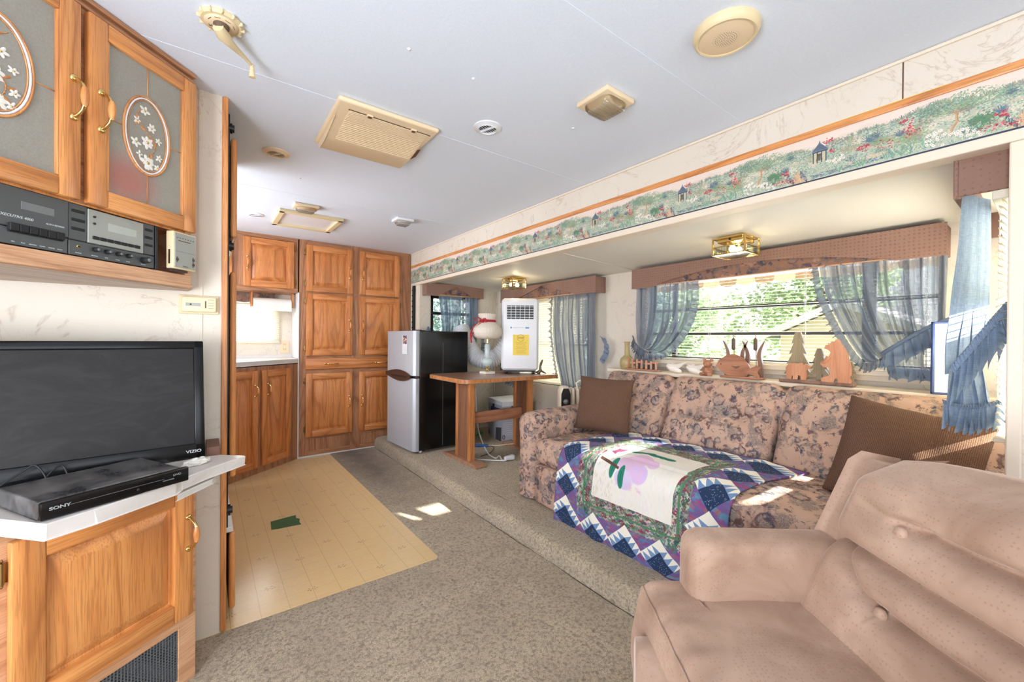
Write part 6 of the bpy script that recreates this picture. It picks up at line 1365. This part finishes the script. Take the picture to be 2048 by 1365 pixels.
for s in (-1, 1):
    bm = B(); rbox(bm, (s*.021, 0, .097), (.010, .006, .010), .006, 6); obj('ear', bm, 'carved_wood', tb_, smooth=180)
    bm = B(); tube(bm, [(s*.018, -.01, .012), (s*.026, -.036, .010)], [.012, .011], 10); obj('leg', bm, 'carved_wood', tb_, smooth=60); bm = B(); tube(bm, [(s*.024, -.006, .048), (s*.018, -.028, .038)], [.008, .007], 8); obj('arm', bm, 'carved_wood', tb_, smooth=60)
fs = orn('wooden_fish_and_cattails', 'carved wooden fish in front of curved reeds and cattails', 1.10, x=XO-.03); bm = B(); bx(bm, -.10, .12, -.03, .035, 0, .014, .004); obj('base', bm, 'carved_wood', fs)
body = [(-.118, .068), (-.10, .098), (-.06, .125), (-.02, .135), (.025, .118), (.055, .080), (.066, .055), (.10, .072), (.115, .068), (.098, .045), (.112, .018), (.09, .028), (.058, .036), (.045, .022), (.03, .018), (-.05, .020), (-.09, .042)]
bm = B(); prism(bm, body, -.030, -.008, axis='y', bev=.005, seg=3); fo = obj('fish', bm, 'carved_wood', fs, smooth=45); bm = B(); tube(bm, [(-.03, -.032, .07), (-.005, -.036, .062), (.015, -.032, .072)], [.002, .006, .001], 8); obj('fin', bm, 'carved_dark', fo, smooth=60); bm = B(); rbox(bm, (-.092, -.031, .078), (.003, .002, .003), .002, 4); obj('eye', bm, 'black', fo)
for x, s in ((-.072, 1), (.018, -1), (.035, 1), (.105, -1)):
    bm = B(); path = [(x-.002*s, .012), (x-.002*s, .08), (x+.006*s, .13), (x-.002*s, .17), (x-.024*s, .215)]; n = 16; L_, R_ = [], []
    for k in range(n+1):
        p = cr([(a, 0, b) for a, b in path], k/n); wd = .011*(1-(k/n)**4*.95); L_.append((p.x-wd, p.z)); R_.append((p.x+wd, p.z))
    prism(bm, L_+R_[::-1], .0, .016, axis='y', bev=.003); obj('reed', bm, 'carved_dark', fs, smooth=45)
for x in (-.04, .078): bm = B(); tube(bm, [(x+.006, .008, .012), (x+.004, .008, .16)], .002, 6); tube(bm, [(x+.004, .008, .158), (x, .008, .168), (x, .008, .22), (x, .008, .232)], [.002, .010, .010, .003], 12, mi=1); tube(bm, [(x, .008, .23), (x, .008, .252)], .0015, 6); obj('cattail', bm, ['carved_dark', 'print_brown'], fs, smooth=60)
bt = orn('carved_bears_and_pines', 'carved wooden scene of two bears and pine trees on a bark base', .74, x=XO-.02); bm = B(); bx(bm, -.155, .155, -.03, .035, 0, .020, .006, 2)
obj('bark_base', bm, 'carved_dark', bt)
def pine(cx, w, h, y, tiers=4):
    L_ = []; 
    for k in range(tiers):
        z0 = .05+(h-.05)*k/tiers; z1 = .05+(h-.05)*(k+1)/tiers; ww = w*(1-k/tiers*.72); L_ += [(ww, z0-.008), (ww*.45, z1-.002)]
    L_ = [(.012, .018), (.012, .05)]+L_+[(0, h)]; pts = [(cx+a, b) for a, b in L_]+[(cx-a, b) for a, b in reversed(L_[:-1])]; b_ = B(); prism(b_, pts, y, y+.016, axis='y', tri=True); obj('pine_tree', b_, 'carved_green', bt, smooth=45)
pine(-.082, .062, .262, .008, 4); pine(.012, .046, .180, .004, 4); pine(.135, .03, .12, .008, 3)
def sil(px, x0, s=.00066): return [((a-x0)*s, .018+(1200-b)*s) for a, b in px]
cub = sil([(1560, 1200), (1554, 1160), (1550, 1110), (1568, 1084), (1600, 1075), (1632, 1081), (1648, 1070), (1660, 1076), (1690, 1085), (1711, 1096), (1705, 1108), (1688, 1113), (1678, 1128), (1683, 1162), (1680, 1200), (1652, 1200), (1650, 1166), (1628, 1158), (1622, 1200), (1600, 1200), (1598, 1168), (1586, 1160), (1582, 1200)], 1733)
bm = B(); prism(bm, cub, -.026, -.002, axis='y', bev=.003, seg=2); obj('walking_bear', bm, 'carved_orange', bt, smooth=45)
big = sil([(1785, 1200), (1783, 1176), (1812, 1166), (1838, 1146), (1842, 1108), (1826, 1090), (1796, 1088), (1778, 1070), (1784, 1050), (1812, 1036), (1832, 1006), (1840, 978), (1824, 962), (1802, 952), (1806, 936), (1830, 926), (1844, 906), (1860, 908), (1868, 892), (1884, 892), (1890, 914), (1914, 948), (1930, 990), (1941, 1040), (1953, 1090), (1955, 1138), (1942, 1156), (1956, 1180), (1954, 1200), (1884, 1200), (1886, 1178), (1872, 1160), (1858, 1176), (1852, 1200)], 1733)
bm = B(); prism(bm, big, -.028, .0, axis='y', bev=.003, seg=2); obj('standing_bear', bm, 'carved_orange', bt, smooth=45)
bm = B(); tube(bm, [(.060, -.030, .140), (.050, -.036, .118), (.036, -.034, .112)], [.010, .008, .006], 10); obj('fore_paw', bm, 'carved_orange', bt, smooth=60)
for x, z in ((.060, .205), (-.042, .098)): bm = B(); rbox(bm, (x, -.029, z), (.002, .0015, .002), .0015, 4); obj('eye', bm, 'black', bt)
pf = thing('framed_picture', 'blue framed white picture propped in the corner beside the tied-back curtain', 'picture', (2.46, .262, ZL), R(-62)); bm = B(); w_, h_ = .15, .30
for a in ((-w_/2, -w_/2+.008, 0, h_), (w_/2-.008, w_/2, 0, h_), (-w_/2, w_/2, 0, .008), (-w_/2, w_/2, h_-.008, h_)): bx(bm, a[0], a[1], -.008, .008, a[2], a[3], .001, 1)
obj('frame', bm, 'blue_paint', pf); bm = B(); bx(bm, -w_/2+.006, w_/2-.006, -.002, .004, .006, h_-.006); obj('sheet', bm, 'paper', pf)

# ------------------------------------------------------------------ outdoors
bm = B(); bx(bm, -30, 60, -40, 40, -1.05, -.95); g = struct('ground', bm, 'grass', label='grass outside the trailer')
def tree(name, label, x, y, z0, h, r, n, mat, seed, lsz=.16):
    rr = random.Random(seed); t = thing(name, label, 'tree', (x, y, z0), group='trees outside the window'); bm = B(); tube(bm, [(0, 0, 0), (.05, 0, h*.5), (0, .05, h*.8)], [r*.10, r*.07, r*.03], 8)
    for k in range(5): a = rr.uniform(0, 6.28); tube(bm, [(0, 0, h*(.35+.1*k)), (math.cos(a)*r*.6, math.sin(a)*r*.6, h*(.5+.1*k))], [r*.04, r*.015], 6)
    obj('trunk', bm, 'worn_brown', t); V, Fc = [], []
    blobs = [(rr.gauss(0, r*.42), rr.gauss(0, r*.42), h*rr.uniform(.35, 1.0), r*rr.uniform(.3, .55)) for _ in range(16)]
    for i in range(n):
        b = rr.choice(blobs); d = Vector((rr.gauss(0, 1), rr.gauss(0, 1), rr.gauss(0, 1))).normalized()*b[3]*rr.uniform(.6, 1.1); c = Vector(b[:3])+d
        a1 = Vector((rr.gauss(0, 1), rr.gauss(0, 1), rr.gauss(0, .6))).normalized()*lsz*rr.uniform(.6, 1.2); a2 = a1.cross(d.normalized()).normalized()*lsz*.5; k = len(V)
        V += [c-a1*.5, c+a2*.5, c+a1*.5, c-a2*.5]; Fc.append((k, k+1, k+2, k+3))
    me = bpy.data.meshes.new('foliage'); me.from_pydata(V, [], Fc); me.materials.append(MATS[mat]); o = bpy.data.objects.new('foliage', me); COL.objects.link(o); o.parent = t; o['kind'] = 'stuff'
tree('leafy_tree', 'pale green leafy tree outside the middle of the sofa window', 11.0, 6.6, -.95, 3.9, 1.6, 6000, 'leaf_light', 1)
tree('leafy_tree', 'darker tree outside the left of the sofa window', 7.0, 5.9, -.95, 2.9, 1.2, 6000, 'leaf_dark', 2)
tree('leafy_tree', 'tall pale tree behind the shed roof', 15.5, 4.6, -.95, 4.6, 2.0, 7000, 'leaf_light', 3, .2)
tree('leafy_tree', 'tree outside the window above the refrigerator', 4.6, 10.2, -.95, 4.6, 1.8, 5000, 'leaf_dark', 4)
tree('leafy_shrub', 'low shrub in front of the shed', 6.3, 3.1, -.95, 1.5, .6, 2500, 'leaf_light', 5, .1)
sd_ = thing('garden_shed', 'pale garden shed with grey gable roof outside the sofa window', 'shed', (9.0, 2.3, -.95)); bm = B(); prism(bm, [(-1.0, 0), (1.0, 0), (1.0, 2.2), (0, 2.68), (-1.0, 2.2)], 0, 3, axis='x'); obj('walls', bm, 'cream_trim', sd_)
bm = B()
for s in (-1, 1): prism(bm, [(s*1.25, 2.10), (0, 2.70), (0, 2.78), (s*1.25, 2.18)], -.25, 3.2, axis='x')
obj('roof', bm, 'grey_print', sd_); bm = B()
for s in (-1, 1): prism(bm, [(s*1.27, 2.06), (0, 2.66), (0, 2.79), (s*1.27, 2.19)], -.29, -.25, axis='x')
obj('fascia', bm, 'white_plastic', sd_)
aw = thing('awning', 'striped scalloped awning edge outside the sofa window', 'awning', (4.0, 1.8, 1.63)); N = 14
for k in range(N*2):
    bm = B(); w_ = .16; y = -2.2+k*w_; pts = [(y, .09), (y, .02)]+[(y+w_/2-w_/2*math.cos(PI*j/8), .02-.035*math.sin(PI*j/8)) for j in range(1, 8)]+[(y+w_, .02), (y+w_, .09)]; prism(bm, pts, -.004, .004, axis='x')
    prism(bm, [(.0, .09), (-1.3, .40), (-1.3, .41), (.0, .10)], y, y+w_, axis='y'); obj('awning_panel', bm, 'cream_trim' if k % 2 else 'under_ply', aw)
